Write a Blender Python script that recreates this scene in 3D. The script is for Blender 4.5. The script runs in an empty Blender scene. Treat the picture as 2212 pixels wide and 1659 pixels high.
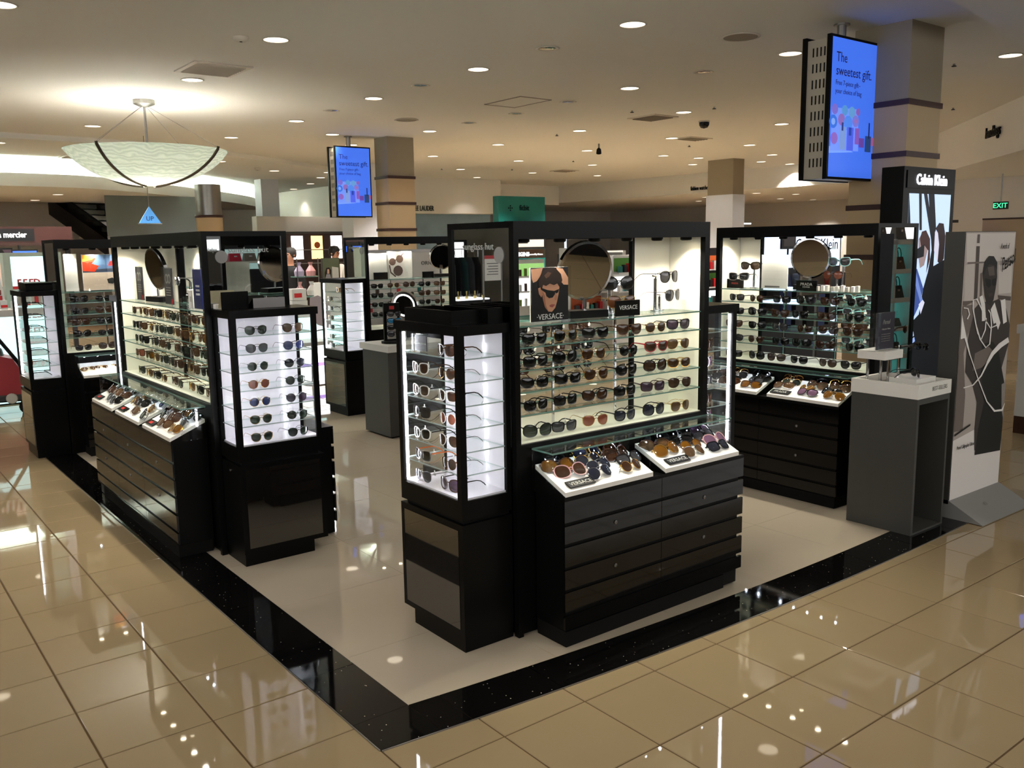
import bpy, bmesh, math, random
from mathutils import Vector, Matrix

S = 0.4                      # one floor tile is 0.4 m; lengths below are given in tiles
R = math.radians
random.seed(11)
sc = bpy.context.scene
col = sc.collection

# ------------------------------------------------------------------ camera
cam_data = bpy.data.cameras.new('camera')
cam = bpy.data.objects.new('camera', cam_data)
col.objects.link(cam)
sc.camera = cam
cam_data.sensor_fit = 'HORIZONTAL'
cam_data.sensor_width = 36.0
cam_data.lens = 36.0 * 1918.27 / 2212.0
cam_data.clip_start = 0.05
cam_data.clip_end = 200
_p, _r, _y = R(8.95498), R(-0.89206), R(52.27023)
_fw = Vector((math.cos(_y) * math.cos(_p), math.sin(_y) * math.cos(_p), -math.sin(_p)))
_rt = Vector((math.sin(_y), -math.cos(_y), 0))
_up = _rt.cross(_fw)
_r2 = _rt * math.cos(_r) + _up * math.sin(_r)
_u2 = _r2.cross(_fw)
_m = Matrix((_r2, _u2, -_fw)).transposed().to_4x4()
_m.translation = Vector((0, 0, 4.4779 * S))
cam.matrix_world = _m

# ------------------------------------------------------------------ world and exposure
w = bpy.data.worlds.new('world')
sc.world = w
w.use_nodes = True
w.node_tree.nodes['Background'].inputs[0].default_value = (0.99, 0.98, 0.96, 1)
w.node_tree.nodes['Background'].inputs[1].default_value = 2.5
sc.view_settings.view_transform = 'Standard'
sc.view_settings.look = 'None'
sc.view_settings.gamma = 1.0
sc.view_settings.use_curve_mapping = False
sc.view_settings.exposure = 0.2
sc.cycles.use_light_tree = False
sc.cycles.max_bounces = 7
sc.cycles.use_adaptive_sampling = True
sc.cycles.adaptive_threshold = 0.035
sc.cycles.transparent_max_bounces = 28
sc.cycles.glossy_bounces = 4
sc.cycles.diffuse_bounces = 3
sc.cycles.sample_clamp_indirect = 25.0
DOWNLIGHT = 3.0              # emission of the visible disc of a ceiling downlight
DOWNSPOT = 27.0              # watts of the beam of a downlight
LED = 28.0                    # emission of the light strips in the towers
PUCK = 14.0                   # watts of a small spot in a display header

# ------------------------------------------------------------------ helpers
def lin(r, g, b):
    f = lambda c: (c / 255 / 12.92) if c <= 10 else ((c / 255 + 0.055) / 1.055) ** 2.4
    return (f(r), f(g), f(b), 1.0)

MATS = {}
def mat(name, rgb=(128, 128, 128), rough=0.5, spec=0.5, metal=0.0, emit=0.0, alpha=1.0, vary=0.0, scale=8.0, coat=0.0, bump=0.0, bscale=60.0, ergb=None):
    if name in MATS:
        return MATS[name]
    m = bpy.data.materials.new(name)
    m.use_nodes = True
    nt = m.node_tree
    b = nt.nodes['Principled BSDF']
    c = lin(*rgb)
    b.inputs['Base Color'].default_value = c
    b.inputs['Roughness'].default_value = rough
    b.inputs['Specular IOR Level'].default_value = spec
    b.inputs['Metallic'].default_value = metal
    b.inputs['Coat Weight'].default_value = coat
    b.inputs['Coat Roughness'].default_value = 0.04
    if emit:
        b.inputs['Emission Color'].default_value = lin(*(ergb or rgb))
        b.inputs['Emission Strength'].default_value = emit
    if alpha < 1:
        b.inputs['Alpha'].default_value = alpha
    if vary or bump:
        tc = nt.nodes.new('ShaderNodeTexCoord')
        no = nt.nodes.new('ShaderNodeTexNoise')
        no.inputs['Scale'].default_value = scale
        no.inputs['Detail'].default_value = 3
        nt.links.new(tc.outputs['Object'], no.inputs['Vector'])
        if vary:
            mx = nt.nodes.new('ShaderNodeMix'); mx.data_type = 'RGBA'
            mx.inputs['A'].default_value = tuple(max(0, v * (1 - vary)) for v in c[:3]) + (1,)
            mx.inputs['B'].default_value = tuple(min(1, v * (1 + vary)) for v in c[:3]) + (1,)
            nt.links.new(no.outputs['Fac'], mx.inputs['Factor'])
            nt.links.new(mx.outputs['Result'], b.inputs['Base Color'])
        if bump:
            n2 = nt.nodes.new('ShaderNodeTexNoise'); n2.inputs['Scale'].default_value = bscale
            nt.links.new(tc.outputs['Object'], n2.inputs['Vector'])
            bp = nt.nodes.new('ShaderNodeBump'); bp.inputs['Strength'].default_value = bump; bp.inputs['Distance'].default_value = 0.01
            nt.links.new(n2.outputs['Fac'], bp.inputs['Height'])
            nt.links.new(bp.outputs['Normal'], b.inputs['Normal'])
    MATS[name] = m
    return m

def pane(name, tint=(0.975, 0.99, 0.985), ior=1.45, rough=0.0, mix=0.0, body=(200, 210, 205)):
    """clear sheet: transparent seen straight on, mirrors at a grazing angle"""
    if name in MATS:
        return MATS[name]
    m = bpy.data.materials.new(name); m.use_nodes = True
    nt = m.node_tree
    for n in list(nt.nodes):
        if n.type != 'OUTPUT_MATERIAL':
            nt.nodes.remove(n)
    out = [n for n in nt.nodes if n.type == 'OUTPUT_MATERIAL'][0]
    tr = nt.nodes.new('ShaderNodeBsdfTransparent'); tr.inputs[0].default_value = (*tint, 1)
    gl = nt.nodes.new('ShaderNodeBsdfGlossy'); gl.inputs['Roughness'].default_value = rough
    gl.inputs['Color'].default_value = (0.95, 0.97, 0.96, 1)
    lw = nt.nodes.new('ShaderNodeLayerWeight'); lw.inputs['Blend'].default_value = 0.5
    pw = nt.nodes.new('ShaderNodeMath'); pw.operation = 'POWER'; pw.inputs[1].default_value = 5.0
    nt.links.new(lw.outputs['Facing'], pw.inputs[0])
    f0 = ((ior - 1) / (ior + 1)) ** 2
    fr = nt.nodes.new('ShaderNodeMath'); fr.operation = 'MULTIPLY_ADD'; fr.inputs[1].default_value = 0.75; fr.inputs[2].default_value = f0
    nt.links.new(pw.outputs[0], fr.inputs[0])
    mx = nt.nodes.new('ShaderNodeMixShader')
    nt.links.new(fr.outputs[0], mx.inputs[0]); nt.links.new(tr.outputs[0], mx.inputs[1]); nt.links.new(gl.outputs[0], mx.inputs[2])
    last = mx
    if mix:
        d = nt.nodes.new('ShaderNodeBsdfDiffuse'); d.inputs[0].default_value = lin(*body)
        m2 = nt.nodes.new('ShaderNodeMixShader'); m2.inputs[0].default_value = mix
        nt.links.new(mx.outputs[0], m2.inputs[1]); nt.links.new(d.outputs[0], m2.inputs[2]); last = m2
    nt.links.new(last.outputs[0], out.inputs['Surface'])
    MATS[name] = m
    return m

class Frame:
    """local axes of a fixture: x along it, y from its front to its back"""
    def __init__(s, ox, oy, ux=(1, 0), uy=(0, 1)):
        s.o = (ox, oy); s.ux = ux; s.uy = uy
        s.flip = ux[0] * uy[1] - ux[1] * uy[0] < 0
        s.rot = math.atan2(-uy[0], uy[1])       # turn of a thing whose front looks along -y
    def w(s, x, y, z=0):
        return (s.o[0] + s.ux[0] * x + s.uy[0] * y, s.o[1] + s.ux[1] * x + s.uy[1] * y, z)
ID = Frame(0, 0)

class MB:
    def __init__(s, fr=ID, k=S):
        s.v = []; s.f = []; s.mi = []; s.fr = fr; s.k = k
    def add(s, vs, fs, m=0):
        n = len(s.v); fr = s.fr
        for x, y, z in vs:
            s.v.append((fr.ux[0] * x + fr.uy[0] * y, fr.ux[1] * x + fr.uy[1] * y, z))
        for f in fs:
            f = [i + n for i in f]
            s.f.append(f[::-1] if fr.flip else f); s.mi.append(m)
        return s
    def box(s, x0, x1, y0, y1, z0, z1, m=0, edge=None):
        vs = [(x0, y0, z0), (x1, y0, z0), (x1, y1, z0), (x0, y1, z0), (x0, y0, z1), (x1, y0, z1), (x1, y1, z1), (x0, y1, z1)]
        fs = [(0, 3, 2, 1), (4, 5, 6, 7), (0, 1, 5, 4), (1, 2, 6, 5), (2, 3, 7, 6), (3, 0, 4, 7)]
        if edge is None:
            return s.add(vs, fs, m)
        s.add(vs, fs[:2], m)                      # big faces
        n = len(s.v) - 8
        for f in fs[2:]:
            f = [i + n for i in f]
            s.f.append(f[::-1] if s.fr.flip else f); s.mi.append(edge)
        return s
    def bbox(s, x0, x1, y0, y1, z0, z1, c=0.01, m=0):
        """box with chamfered edges all round the x-y outline and the top"""
        def ring(d, z): return [(x0 + d, y0 + d, z), (x1 - d, y0 + d, z), (x1 - d, y1 - d, z), (x0 + d, y1 - d, z)]
        vs = ring(c, z0) + ring(0, z0 + c) + ring(0, z1 - c) + ring(c, z1)
        fs = [(3, 2, 1, 0), (12, 13, 14, 15)]
        for a in range(3):
            for i in range(4):
                j = (i + 1) % 4
                fs.append((a * 4 + i, a * 4 + j, a * 4 + 4 + j, a * 4 + 4 + i))
        return s.add(vs, fs, m)
    def prism(s, poly, a0, a1, axis='z', m=0):
        """poly counter-clockwise seen from +axis"""
        n = len(poly)
        def pt(p, a):
            return (p[0], p[1], a) if axis == 'z' else ((p[0], a, p[1]) if axis == 'y' else (a, p[0], p[1]))
        vs = [pt(p, a0) for p in poly] + [pt(p, a1) for p in poly]
        fs = [tuple(range(n - 1, -1, -1)), tuple(range(n, 2 * n))]
        fs += [(i, (i + 1) % n, n + (i + 1) % n, n + i) for i in range(n)]
        if axis == 'y':
            fs = [f[::-1] for f in fs]
        return s.add(vs, fs, m)
    def poly(s, pts, m=0):
        return s.add(pts, [tuple(range(len(pts)))], m)
    def lathe(s, prof, n=20, c=(0, 0, 0), m=0, axis='z', cap=False):
        vs = []; fs = []
        for r, h in prof:
            for i in range(n):
                a = 2 * math.pi * i / n
                p = (r * math.cos(a), r * math.sin(a), h)
                if axis == 'y': p = (p[0], h, p[1])
                if axis == 'x': p = (h, p[0], p[1])
                vs.append((p[0] + c[0], p[1] + c[1], p[2] + c[2]))
        for k in range(len(prof) - 1):
            for i in range(n):
                j = (i + 1) % n
                f = (k * n + i, k * n + j, (k + 1) * n + j, (k + 1) * n + i)
                fs.append(f[::-1] if axis == 'y' else f)
        if cap:
            f = tuple(range(n - 1, -1, -1)); g = tuple((len(prof) - 1) * n + i for i in range(n))
            fs += [f, g] if axis != 'y' else [f[::-1], g[::-1]]
        return s.add(vs, fs, m)
    def cyl(s, c, r, h0, h1, n=16, axis='z', m=0):
        return s.lathe([(r, h0), (r, h1)], n, c, m, axis, True)
    def tube(s, pts, r, n=6, m=0, sx=1.0):
        """round bar along points; r may be a list"""
        P = [Vector(p) for p in pts]; vs = []; fs = []
        for i, p in enumerate(P):
            t = (P[min(i + 1, len(P) - 1)] - P[max(i - 1, 0)]).normalized()
            a = Vector((0, 0, 1)) if abs(t.z) < 0.9 else Vector((0, 1, 0))
            u = t.cross(a).normalized(); v = u.cross(t)
            rr = r[i] if isinstance(r, (list, tuple)) else r
            for k in range(n):
                an = 2 * math.pi * (k + 0.5) / n
                q = p + u * (math.cos(an) * rr * sx) + v * (math.sin(an) * rr)
                vs.append(tuple(q))
        for i in range(len(P) - 1):
            for k in range(n):
                j = (k + 1) % n
                fs.append((i * n + k, (i + 1) * n + k, (i + 1) * n + j, i * n + j)[::-1])
        fs.append(tuple(range(n - 1, -1, -1))[::-1]); fs.append(tuple((len(P) - 1) * n + k for k in range(n))[::-1])
        return s.add(vs, fs, m)
    def mesh(s, name, mats, smooth=False):
        me = bpy.data.meshes.new(name)
        k = s.k
        me.from_pydata([(a * k, b * k, c * k) for a, b, c in s.v], [], s.f)
        for m in (mats if isinstance(mats, (list, tuple)) else [mats]):
            me.materials.append(m)
        me.polygons.foreach_set('material_index', s.mi)
        if smooth:
            me.polygons.foreach_set('use_smooth', [True] * len(s.f))
        me.update()
        return me
    def build(s, name, mats, parent=None, loc=(0, 0, 0), smooth=False):
        o = bpy.data.objects.new(name, s.mesh(name, mats, smooth))
        col.objects.link(o)
        o.location = (loc[0] * S, loc[1] * S, loc[2] * S)
        if parent is not None:
            o.parent = parent
        return o

def tag(o, label=None, cat=None, group=None, kind=None):
    if label: o['label'] = label
    if cat: o['category'] = cat
    if group: o['group'] = group
    if kind: o['kind'] = kind
    return o

def thing(name, label, cat, loc=(0, 0, 0), rot=0.0, group=None):
    o = bpy.data.objects.new(name, None)
    o.empty_display_size = 0.05
    col.objects.link(o)
    o.location = (loc[0] * S, loc[1] * S, loc[2] * S)
    o.rotation_euler = (0, 0, rot)
    return tag(o, label, cat, group)

def inst(name, me, parent=None, loc=(0, 0, 0), rot=(0, 0, 0), mats=None):
    """object that shares mesh data; mats replace the slots on this object only"""
    o = bpy.data.objects.new(name, me)
    col.objects.link(o)
    o.location = (loc[0] * S, loc[1] * S, loc[2] * S)
    o.rotation_euler = rot
    if parent is not None:
        o.parent = parent
    if mats:
        for i, m in enumerate(mats):
            o.material_slots[i].link = 'OBJECT'; o.material_slots[i].material = m
    return o

def text(body, m, loc, h, face='-y', parent=None, align='CENTER', name='lettering', ext=0.004, sx=1.0, tilt=0.0, bold=0.0, shear=0.0, rotz=None):
    """flat lettering whose capitals are h tiles high; loc relative to the parent"""
    cu = bpy.data.curves.new(name, 'FONT')
    cu.body = body; cu.align_x = align; cu.size = h * S / 0.69; cu.extrude = ext * S; cu.offset = bold; cu.shear = shear
    cu.materials.append(m); cu.resolution_u = 2
    o = bpy.data.objects.new(name, cu); col.objects.link(o)
    o.location = (loc[0] * S, loc[1] * S, loc[2] * S)
    rz = {'-y': 0, '-x': -90, '+y': 180, '+x': 90}[face] if rotz is None else rotz
    o.rotation_euler = (R(90 - tilt), 0, R(rz)); o.scale = (sx, 1, 1)
    if parent is not None:
        o.parent = parent
    TEXTS.append(o)
    return o

def texts_to_mesh():
    bpy.context.view_layer.update()
    dg = bpy.context.evaluated_depsgraph_get()
    for o in TEXTS:
        me = bpy.data.meshes.new_from_object(o.evaluated_get(dg))
        n = bpy.data.objects.new('lettering', me); col.objects.link(n)
        n.parent = o.parent; n.location = o.location; n.rotation_euler = o.rotation_euler; n.scale = o.scale
    for o in TEXTS:
        bpy.data.objects.remove(o)
TEXTS = []

ORD = ['first', 'second', 'third', 'fourth', 'fifth', 'sixth', 'seventh', 'eighth', 'ninth', 'tenth', 'eleventh', 'twelfth']

# ------------------------------------------------------------------ materials
BLACK = mat('black_laminate', (11, 11, 11), 0.30, 0.12, vary=0.12, scale=30)
BLACKG = mat('black_gloss_front', (11, 10, 10), 0.07, 0.30, vary=0.1, scale=20)
PANEL = mat('black_mirror_acrylic', (22, 20, 18), 0.03, 1.0, coat=1.0, bump=0.06, bscale=2.2)
GAP = mat('gap_black', (8, 7, 6), 0.7, 0.2)
WHITE = mat('white_laminate', (238, 236, 230), 0.22, 0.5, vary=0.02)
CREAM = mat('cream_panel', (238, 235, 221), 0.35, 0.5, vary=0.02)
TOWERW = mat('white_gloss_panel', (236, 232, 240), 0.12, 0.5, coat=0.3)
GLASS = pane('clear_glass')
GLASSW = pane('window_glass', (0.97, 0.985, 0.98), 1.35)
EDGE = mat('glass_edge', (108, 148, 138), 0.15, 0.6)
EDGEW = mat('glass_edge_pale', (178, 196, 194), 0.15, 0.6)
ACRY = pane('clear_acrylic', (0.96, 0.97, 0.97), 1.5)
CHROME = mat('chrome', (215, 215, 218), 0.12, metal=1.0)
STEEL = mat('brushed_steel', (150, 148, 145), 0.35, metal=1.0)
MIRROR = mat('mirror', (225, 225, 222), 0.015, metal=1.0)
MIRROR2 = mat('mirror_panel', (205, 208, 208), 0.01, metal=1.0)
LEDM = mat('led_strip', (250, 246, 255), emit=LED)
PAPER = mat('white_paper', (235, 233, 228), 0.6)
GREYP = mat('grey_metal_paint', (68, 68, 65), 0.45, 0.4, vary=0.05, scale=14)

# ------------------------------------------------------------------ floor of beige tiles
def speckle(name, base, rough, fleck=None, dens=0.0, fscale=90.0, rnd=0.0, coat=0.0, cloud=0.05):
    m = bpy.data.materials.new(name); m.use_nodes = True
    nt = m.node_tree; b = nt.nodes['Principled BSDF']
    b.inputs['Roughness'].default_value = rough; b.inputs['Coat Weight'].default_value = coat; b.inputs['Coat Roughness'].default_value = 0.02
    geo = nt.nodes.new('ShaderNodeNewGeometry')
    no = nt.nodes.new('ShaderNodeTexNoise'); no.inputs['Scale'].default_value = 2.5; no.inputs['Detail'].default_value = 5
    nt.links.new(geo.outputs['Position'], no.inputs['Vector'])
    oi = nt.nodes.new('ShaderNodeObjectInfo')
    c = lin(*base)
    mx = nt.nodes.new('ShaderNodeMix'); mx.data_type = 'RGBA'
    mx.inputs['A'].default_value = tuple(v * (1 - cloud) for v in c[:3]) + (1,); mx.inputs['B'].default_value = tuple(v * (1 + cloud) for v in c[:3]) + (1,)
    ma = nt.nodes.new('ShaderNodeMath'); ma.operation = 'MULTIPLY_ADD'; ma.inputs[1].default_value = rnd; ma.use_clamp = True
    nt.links.new(oi.outputs['Random'], ma.inputs[0]); nt.links.new(no.outputs['Fac'], ma.inputs[2])
    nt.links.new(ma.outputs[0], mx.inputs['Factor'])
    last = mx.outputs['Result']
    if fleck:
        vo = nt.nodes.new('ShaderNodeTexVoronoi'); vo.inputs['Scale'].default_value = fscale
        nt.links.new(geo.outputs['Position'], vo.inputs['Vector'])
        lt = nt.nodes.new('ShaderNodeMath'); lt.operation = 'LESS_THAN'; lt.inputs[1].default_value = dens
        nt.links.new(vo.outputs['Distance'], lt.inputs[0])
        sp = nt.nodes.new('ShaderNodeSeparateColor'); nt.links.new(vo.outputs['Color'], sp.inputs[0])
        gt = nt.nodes.new('ShaderNodeMath'); gt.operation = 'GREATER_THAN'; gt.inputs[1].default_value = 0.84
        nt.links.new(sp.outputs[0], gt.inputs[0])
        mu = nt.nodes.new('ShaderNodeMath'); mu.operation = 'MULTIPLY'
        nt.links.new(lt.outputs[0], mu.inputs[0]); nt.links.new(gt.outputs[0], mu.inputs[1])
        m2 = nt.nodes.new('ShaderNodeMix'); m2.data_type = 'RGBA'; m2.inputs['B'].default_value = lin(*fleck)
        nt.links.new(mu.outputs[0], m2.inputs['Factor']); nt.links.new(last, m2.inputs['A']); last = m2.outputs['Result']
    nt.links.new(last, b.inputs['Base Color'])
    MATS[name] = m
    return m
TILE = speckle('beige_porcelain', (150, 132, 102), 0.03, rnd=0.5, cloud=0.06)
GROUT = mat('grout', (92, 72, 48), 0.85, 0.2)
GRANITE = speckle('black_granite', (12, 11, 11), 0.05, (205, 200, 180), 0.13, 58.0, cloud=0.3)
KFLOOR = speckle('ivory_porcelain', (182, 170, 152), 0.025, rnd=0.4, cloud=0.03)

floor = MB().box(-14, 64, -14, 66, -0.12, -0.008).build('floor', GROUT)
tag(floor, 'polished beige tile floor of the store around the kiosk', kind='structure')
tile_me = MB().bbox(-0.492, 0.492, -0.492, 0.492, -0.02, 0.0, 0.006).mesh('tile', TILE)
def project(x, y, z):
    d = Vector((x, y, z - 4.4779)); q = d.dot(_fw)
    if q < 0.3: return None
    return (1106 + 1918.27 * d.dot(_r2) / q, 829.5 - 1918.27 * d.dot(_u2) / q)
cand = []; rest = MB()
for i in range(-8, 48):
    for j in range(-8, 52):
        cx, cy = i + 0.5436 + 0.5, j + 0.066 + 0.5
        if 4.6 < cx < 14.6 and 7.6 < cy < 22.0: continue
        pts = [project(cx + a, cy + b, 0) for a, b in ((-.5, -.5), (.5, -.5), (.5, .5), (-.5, .5))]
        ar = 0
        if all(pts) and any(-40 < p[0] < 2252 and 0 < p[1] < 1760 for p in pts):
            ar = abs(sum(pts[k][0] * pts[(k + 1) % 4][1] - pts[(k + 1) % 4][0] * pts[k][1] for k in range(4))) / 2
        cand.append((ar, cx, cy))
cand.sort(reverse=True)
for k, (ar, cx, cy) in enumerate(cand):
    if k < 300 and ar > 60:
        inst('tile', tile_me, floor, (cx, cy, 0))
    else:
        rest.bbox(cx - .492, cx + .492, cy - .492, cy + .492, -0.02, 0, 0.006)
o = rest.build('tile_field', TILE, floor); o['kind'] = 'stuff'

# ------------------------------------------------------------------ kiosk floor and its black granite border
yo = lambda x: 6.225 + 0.00747 * (x - 10.4) ** 2
yi = lambda x: 6.81 + 0.0085 * (x - 10.0) ** 2
XL, XLI, XR, XRI, YF, YFI = 3.54, 4.14, 15.5, 14.95, 22.9, 22.35
border = MB().box(XL + .02, XR, 7.2, YF, -0.005, 0.001).build('trim_1', GROUT)
tag(border, 'black granite border strip round the sunglasses kiosk', kind='structure')
def slab(poly, m=GRANITE, name='granite_slab', par=border, top=0.010):
    cx = sum(p[0] for p in poly) / len(poly); cy = sum(p[1] for p in poly) / len(poly)
    q = [(p[0] - cx, p[1] - cy) for p in poly]
    return MB().prism(q, -0.006, top).build(name, m, par, (cx, cy, 0))
g = 0.004
xs = [XL, XLI, 4.48] + [5.55 + 1.13 * k for k in range(9)] + [XR]
xs = [x for x in xs if x <= XR]
for a, b in zip(xs[:-1], xs[1:]):
    if a == XL: continue
    n = 4; P = [(a + g + (b - a - 2 * g) * k / n) for k in range(n + 1)]
    slab([(x, yo(x)) for x in P] + [(x, yi(x)) for x in reversed(P)])
slab([(XL, yo(XL)), (XLI - g, yo(XLI)), (XLI - g, yi(XLI)), (XL, yi(XLI))])
y = yi(XLI)
while y < YF:
    y2 = min(y + 1.13, YF)
    slab([(XL, y + g), (XLI, y + g), (XLI, y2 - g), (XL, y2 - g)]); y = y2
x = XLI
while x < XR:
    x2 = min(x + 1.13, XR)
    slab([(x + g, YFI), (x2 - g, YFI), (x2 - g, YF), (x + g, YF)]); x = x2
y = yi(XRI)
while y < YFI:
    y2 = min(y + 1.13, YFI)
    slab([(XRI, y + g), (XR, y + g), (XR, y2 - g), (XRI, y2 - g)]); y = y2
# thin metal edge of the border
mt = MB()
pts = [(XL - .012, YF, .004)] + [(XL - .012, yo(XL), .004)]
mt.tube(pts, 0.008, 4); mt.tube([(x, yo(x) - .012, .004) for x in [XL + (XR - XL) * k / 14 for k in range(15)]], 0.008, 4)
mt.build('edge_strip', STEEL, border)
kf = MB().box(XLI, XRI, 7.1, YFI, -0.004, 0.002).build('floor_kiosk', GROUT)
tag(kf, 'glossy ivory floor inside the black kiosk border', kind='structure')
g = 0.002; K = 1.8
x = XLI
while x < XRI:
    x2 = min(x + K, XRI); y = 0
    first = True
    while True:
        if first:
            n = 3; P = [x + g + (x2 - x - 2 * g) * k / n for k in range(n + 1)]
            ya = 8.4
            slab([(q, yi(q)) for q in P] + [(x2 - g, ya - g), (x + g, ya - g)], KFLOOR, 'tile', kf, 0.008); first = False
        else:
            yb = min(ya + K, YFI)
            slab([(x + g, ya + g), (x2 - g, ya + g), (x2 - g, yb - g), (x + g, yb - g)], KFLOOR, 'tile', kf, 0.008); ya = yb
            if ya >= YFI: break
    x = x2

# ------------------------------------------------------------------ ceiling, bulkheads, walls
CEIL = mat('ceiling_paint', (224, 220, 211), 0.85, 0.2, vary=0.015, scale=0.6)
SOFF = mat('soffit_paint', (228, 224, 216), 0.8, 0.2, vary=0.02, scale=0.7)
WALL = mat('wall_paint', (205, 200, 192), 0.8, 0.25, vary=0.03, scale=0.8)
BROWNW = mat('brown_soffit', (150, 130, 105), 0.8, 0.2)
HC = 8.75
tag(MB().box(-14, 64, -14, 66, HC, HC + .15).build('ceiling', CEIL), 'warm white ceiling with recessed lights', kind='structure')
arc1 = [(-13, 37.9), (-3, 37.35), (5.75, 37.34), (8.47, 37.52), (11.28, 38.05), (13.95, 39.14), (18.2, 41.77), (22.74, 44.93), (28, 49.2), (34, 54.6), (40, 60.5), (44, 65.5), (-13, 65.5)]
tag(MB().prism(arc1, 8.55, HC).build('ceiling_step', SOFF), 'shallow curved drop in the ceiling', kind='structure')
def arc_pts(c, n=6):
    out = []
    for k in range(len(c) - 1):
        p0, p1, p2, p3 = c[max(k - 1, 0)], c[k], c[k + 1], c[min(k + 2, len(c) - 1)]
        for i in range(n):
            t = i / n
            out.append(tuple(0.5 * (2 * p1[d] + (p2[d] - p0[d]) * t + (2 * p0[d] - 5 * p1[d] + 4 * p2[d] - p3[d]) * t * t + (3 * p1[d] - p0[d] - 3 * p2[d] + p3[d]) * t ** 3) for d in (0, 1)))
    return out + [c[-1]]
cove = arc_pts([(-12, 46.2), (-3, 45.0), (4, 44.4), (8.4, 44.35), (10.5, 45.0), (13.1, 47.0), (16.45, 50.4), (20.75, 55.0), (24.5, 60.2), (26.5, 65)], 4)
def inset(c, d):
    out = []
    for i, p in enumerate(c):
        a = Vector(c[max(i - 1, 0)]); b = Vector(c[min(i + 1, len(c) - 1)]); t = (b - a).normalized()
        out.append((p[0] - t.y * d, p[1] + t.x * d))
    return out
soff = MB().prism(cove + [(20.5, 65), (19.5, 58.5), (-12, 58.5)], 7.3, 7.42)
c1 = inset(cove, 0.15)
for i in range(len(cove) - 1):
    soff.prism([cove[i], cove[i + 1], c1[i + 1], c1[i]], 7.42, 7.86)
tag(soff.build('ceiling_soffit', SOFF, smooth=False), 'dropped ceiling with a curved lit cove over the escalator', kind='structure')
c2 = inset(cove, 1.5); c3 = inset(cove, 1.7)
cb = MB()
for i in range(len(cove) - 1):
    cb.prism([c2[i], c2[i + 1], c3[i + 1], c3[i]], 7.42, 8.55)
tag(cb.build('ceiling_cove', SOFF), 'curved cove riser washed by hidden light', kind='structure')
c4, c5 = inset(cove, 0.5), inset(cove, 0.7)
cl = MB()
for i in range(len(cove) - 1):
    cl.prism([c4[i], c4[i + 1], c5[i + 1], c5[i]], 7.43, 7.47)
tag(cl.build('cove_light_strip', mat('cove_led', (225, 245, 235), emit=60.0)), 'cool white light strip hidden in the curved cove', 'light strip')
tag(MB().prism([(20, 4.2), (64, 4.2), (64, 27.4), (46.5, 27.4), (36.85, 18.6), (29.9, 12.67)], 7.1, HC).build('ceiling_bulkhead', [SOFF]), 'diagonal white bulkhead on the right with raised lettering', kind='structure')
text('handbags', BLACK, (31.85, 14.42, 7.82), 0.36, rotz=-139.5, sx=0.8, name='bulkhead_lettering', ext=0.03)
TEXTS[-1].parent = bpy.data.objects['ceiling_bulkhead']
tag(MB().box(45, 64, 27.4, 66, 7.5, HC).build('ceiling_bulkhead', SOFF), 'white bulkhead far back above the watch department', kind='structure')
text('fashion watches', BLACK, (44.95, 39.0, 7.7), 0.26, '-x', bpy.data.objects['ceiling_bulkhead.001'], 'LEFT', ext=0.02, sx=0.62)
lb = MB().box(28, 37.2, 49, 66, 6.5, HC).build('ceiling_bulkhead', SOFF)
tag(lb, 'white bulkhead above the pale blue cosmetics wall', kind='structure')
text('ESTEE LAUDER', BLACK, (31.75, 48.95, 6.66), 0.32, '-y', lb, 'RIGHT', ext=0.02, sx=0.62)
tag(MB().box(37.2, 45, 52, 66, 7.35, HC).build('ceiling_bulkhead', SOFF), 'stepped bulkhead behind the green sign', kind='structure')
tag(MB().prism([(14.5, 4.0), (15.45, 7.85), (16.33, 7.97), (17.48, 8.17), (19.09, 8.55), (21.26, 9.08), (25, 10.2), (25, -13), (14.5, -13)][::-1], 8.4, HC).build('ceiling_drop', CEIL), 'curved lower ceiling at the upper right', kind='structure') if False else None
tag(MB().prism([(12.2, -13), (25, -13), (26, 10.4), (21.26, 9.08), (19.09, 8.55), (17.48, 8.17), (16.33, 7.97), (15.45, 7.85), (14.3, 7.2), (13.2, 5.0)], 8.4, HC).build('ceiling_drop', CEIL), 'curved lower ceiling at the upper right', kind='structure')
tag(MB().box(-14, 64, 65, 66, 0, HC).build('wall_back', WALL), 'far back wall of the store', kind='structure')
tag(MB().box(63, 64, -14, 66, 0, HC).build('wall_right', WALL), 'far right wall of the store', kind='structure')
tag(MB().box(-14, -13.6, 22, 66, 0, HC).build('wall_left_added', mat('taupe_wall', (120, 112, 104), .7)), 'added taupe wall out of view, hides the bright surroundings from the front mirror', kind='structure')  # unseen wall, added to block the bright world from the end mirror
LOWBLOCK = mat('reflection_blocker', (84, 78, 70), .6)  # low walls added out of view to cut bright ambient reflections
tag(MB().box(-14, -13.6, -14, 22, 0, 4.4).build('wall_left_added', LOWBLOCK), 'added low blocker out of view at left, keeps bright reflections off displays', kind='structure')
tag(MB().box(-13.6, 64, -14, -13.6, 0, 4.4).build('wall_near_added', LOWBLOCK), 'added low blocker out of view behind the camera, dims reflections in displays', kind='structure')
BLUEW = mat('blue_wash_wall', (140, 165, 182), 0.7, 0.3, vary=0.25, scale=1.6)
tag(MB().box(28, 37, 50, 50.4, 0, 6.5).build('wall_partition', BLUEW), 'mottled pale blue wall behind the banded column', kind='structure')

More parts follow.
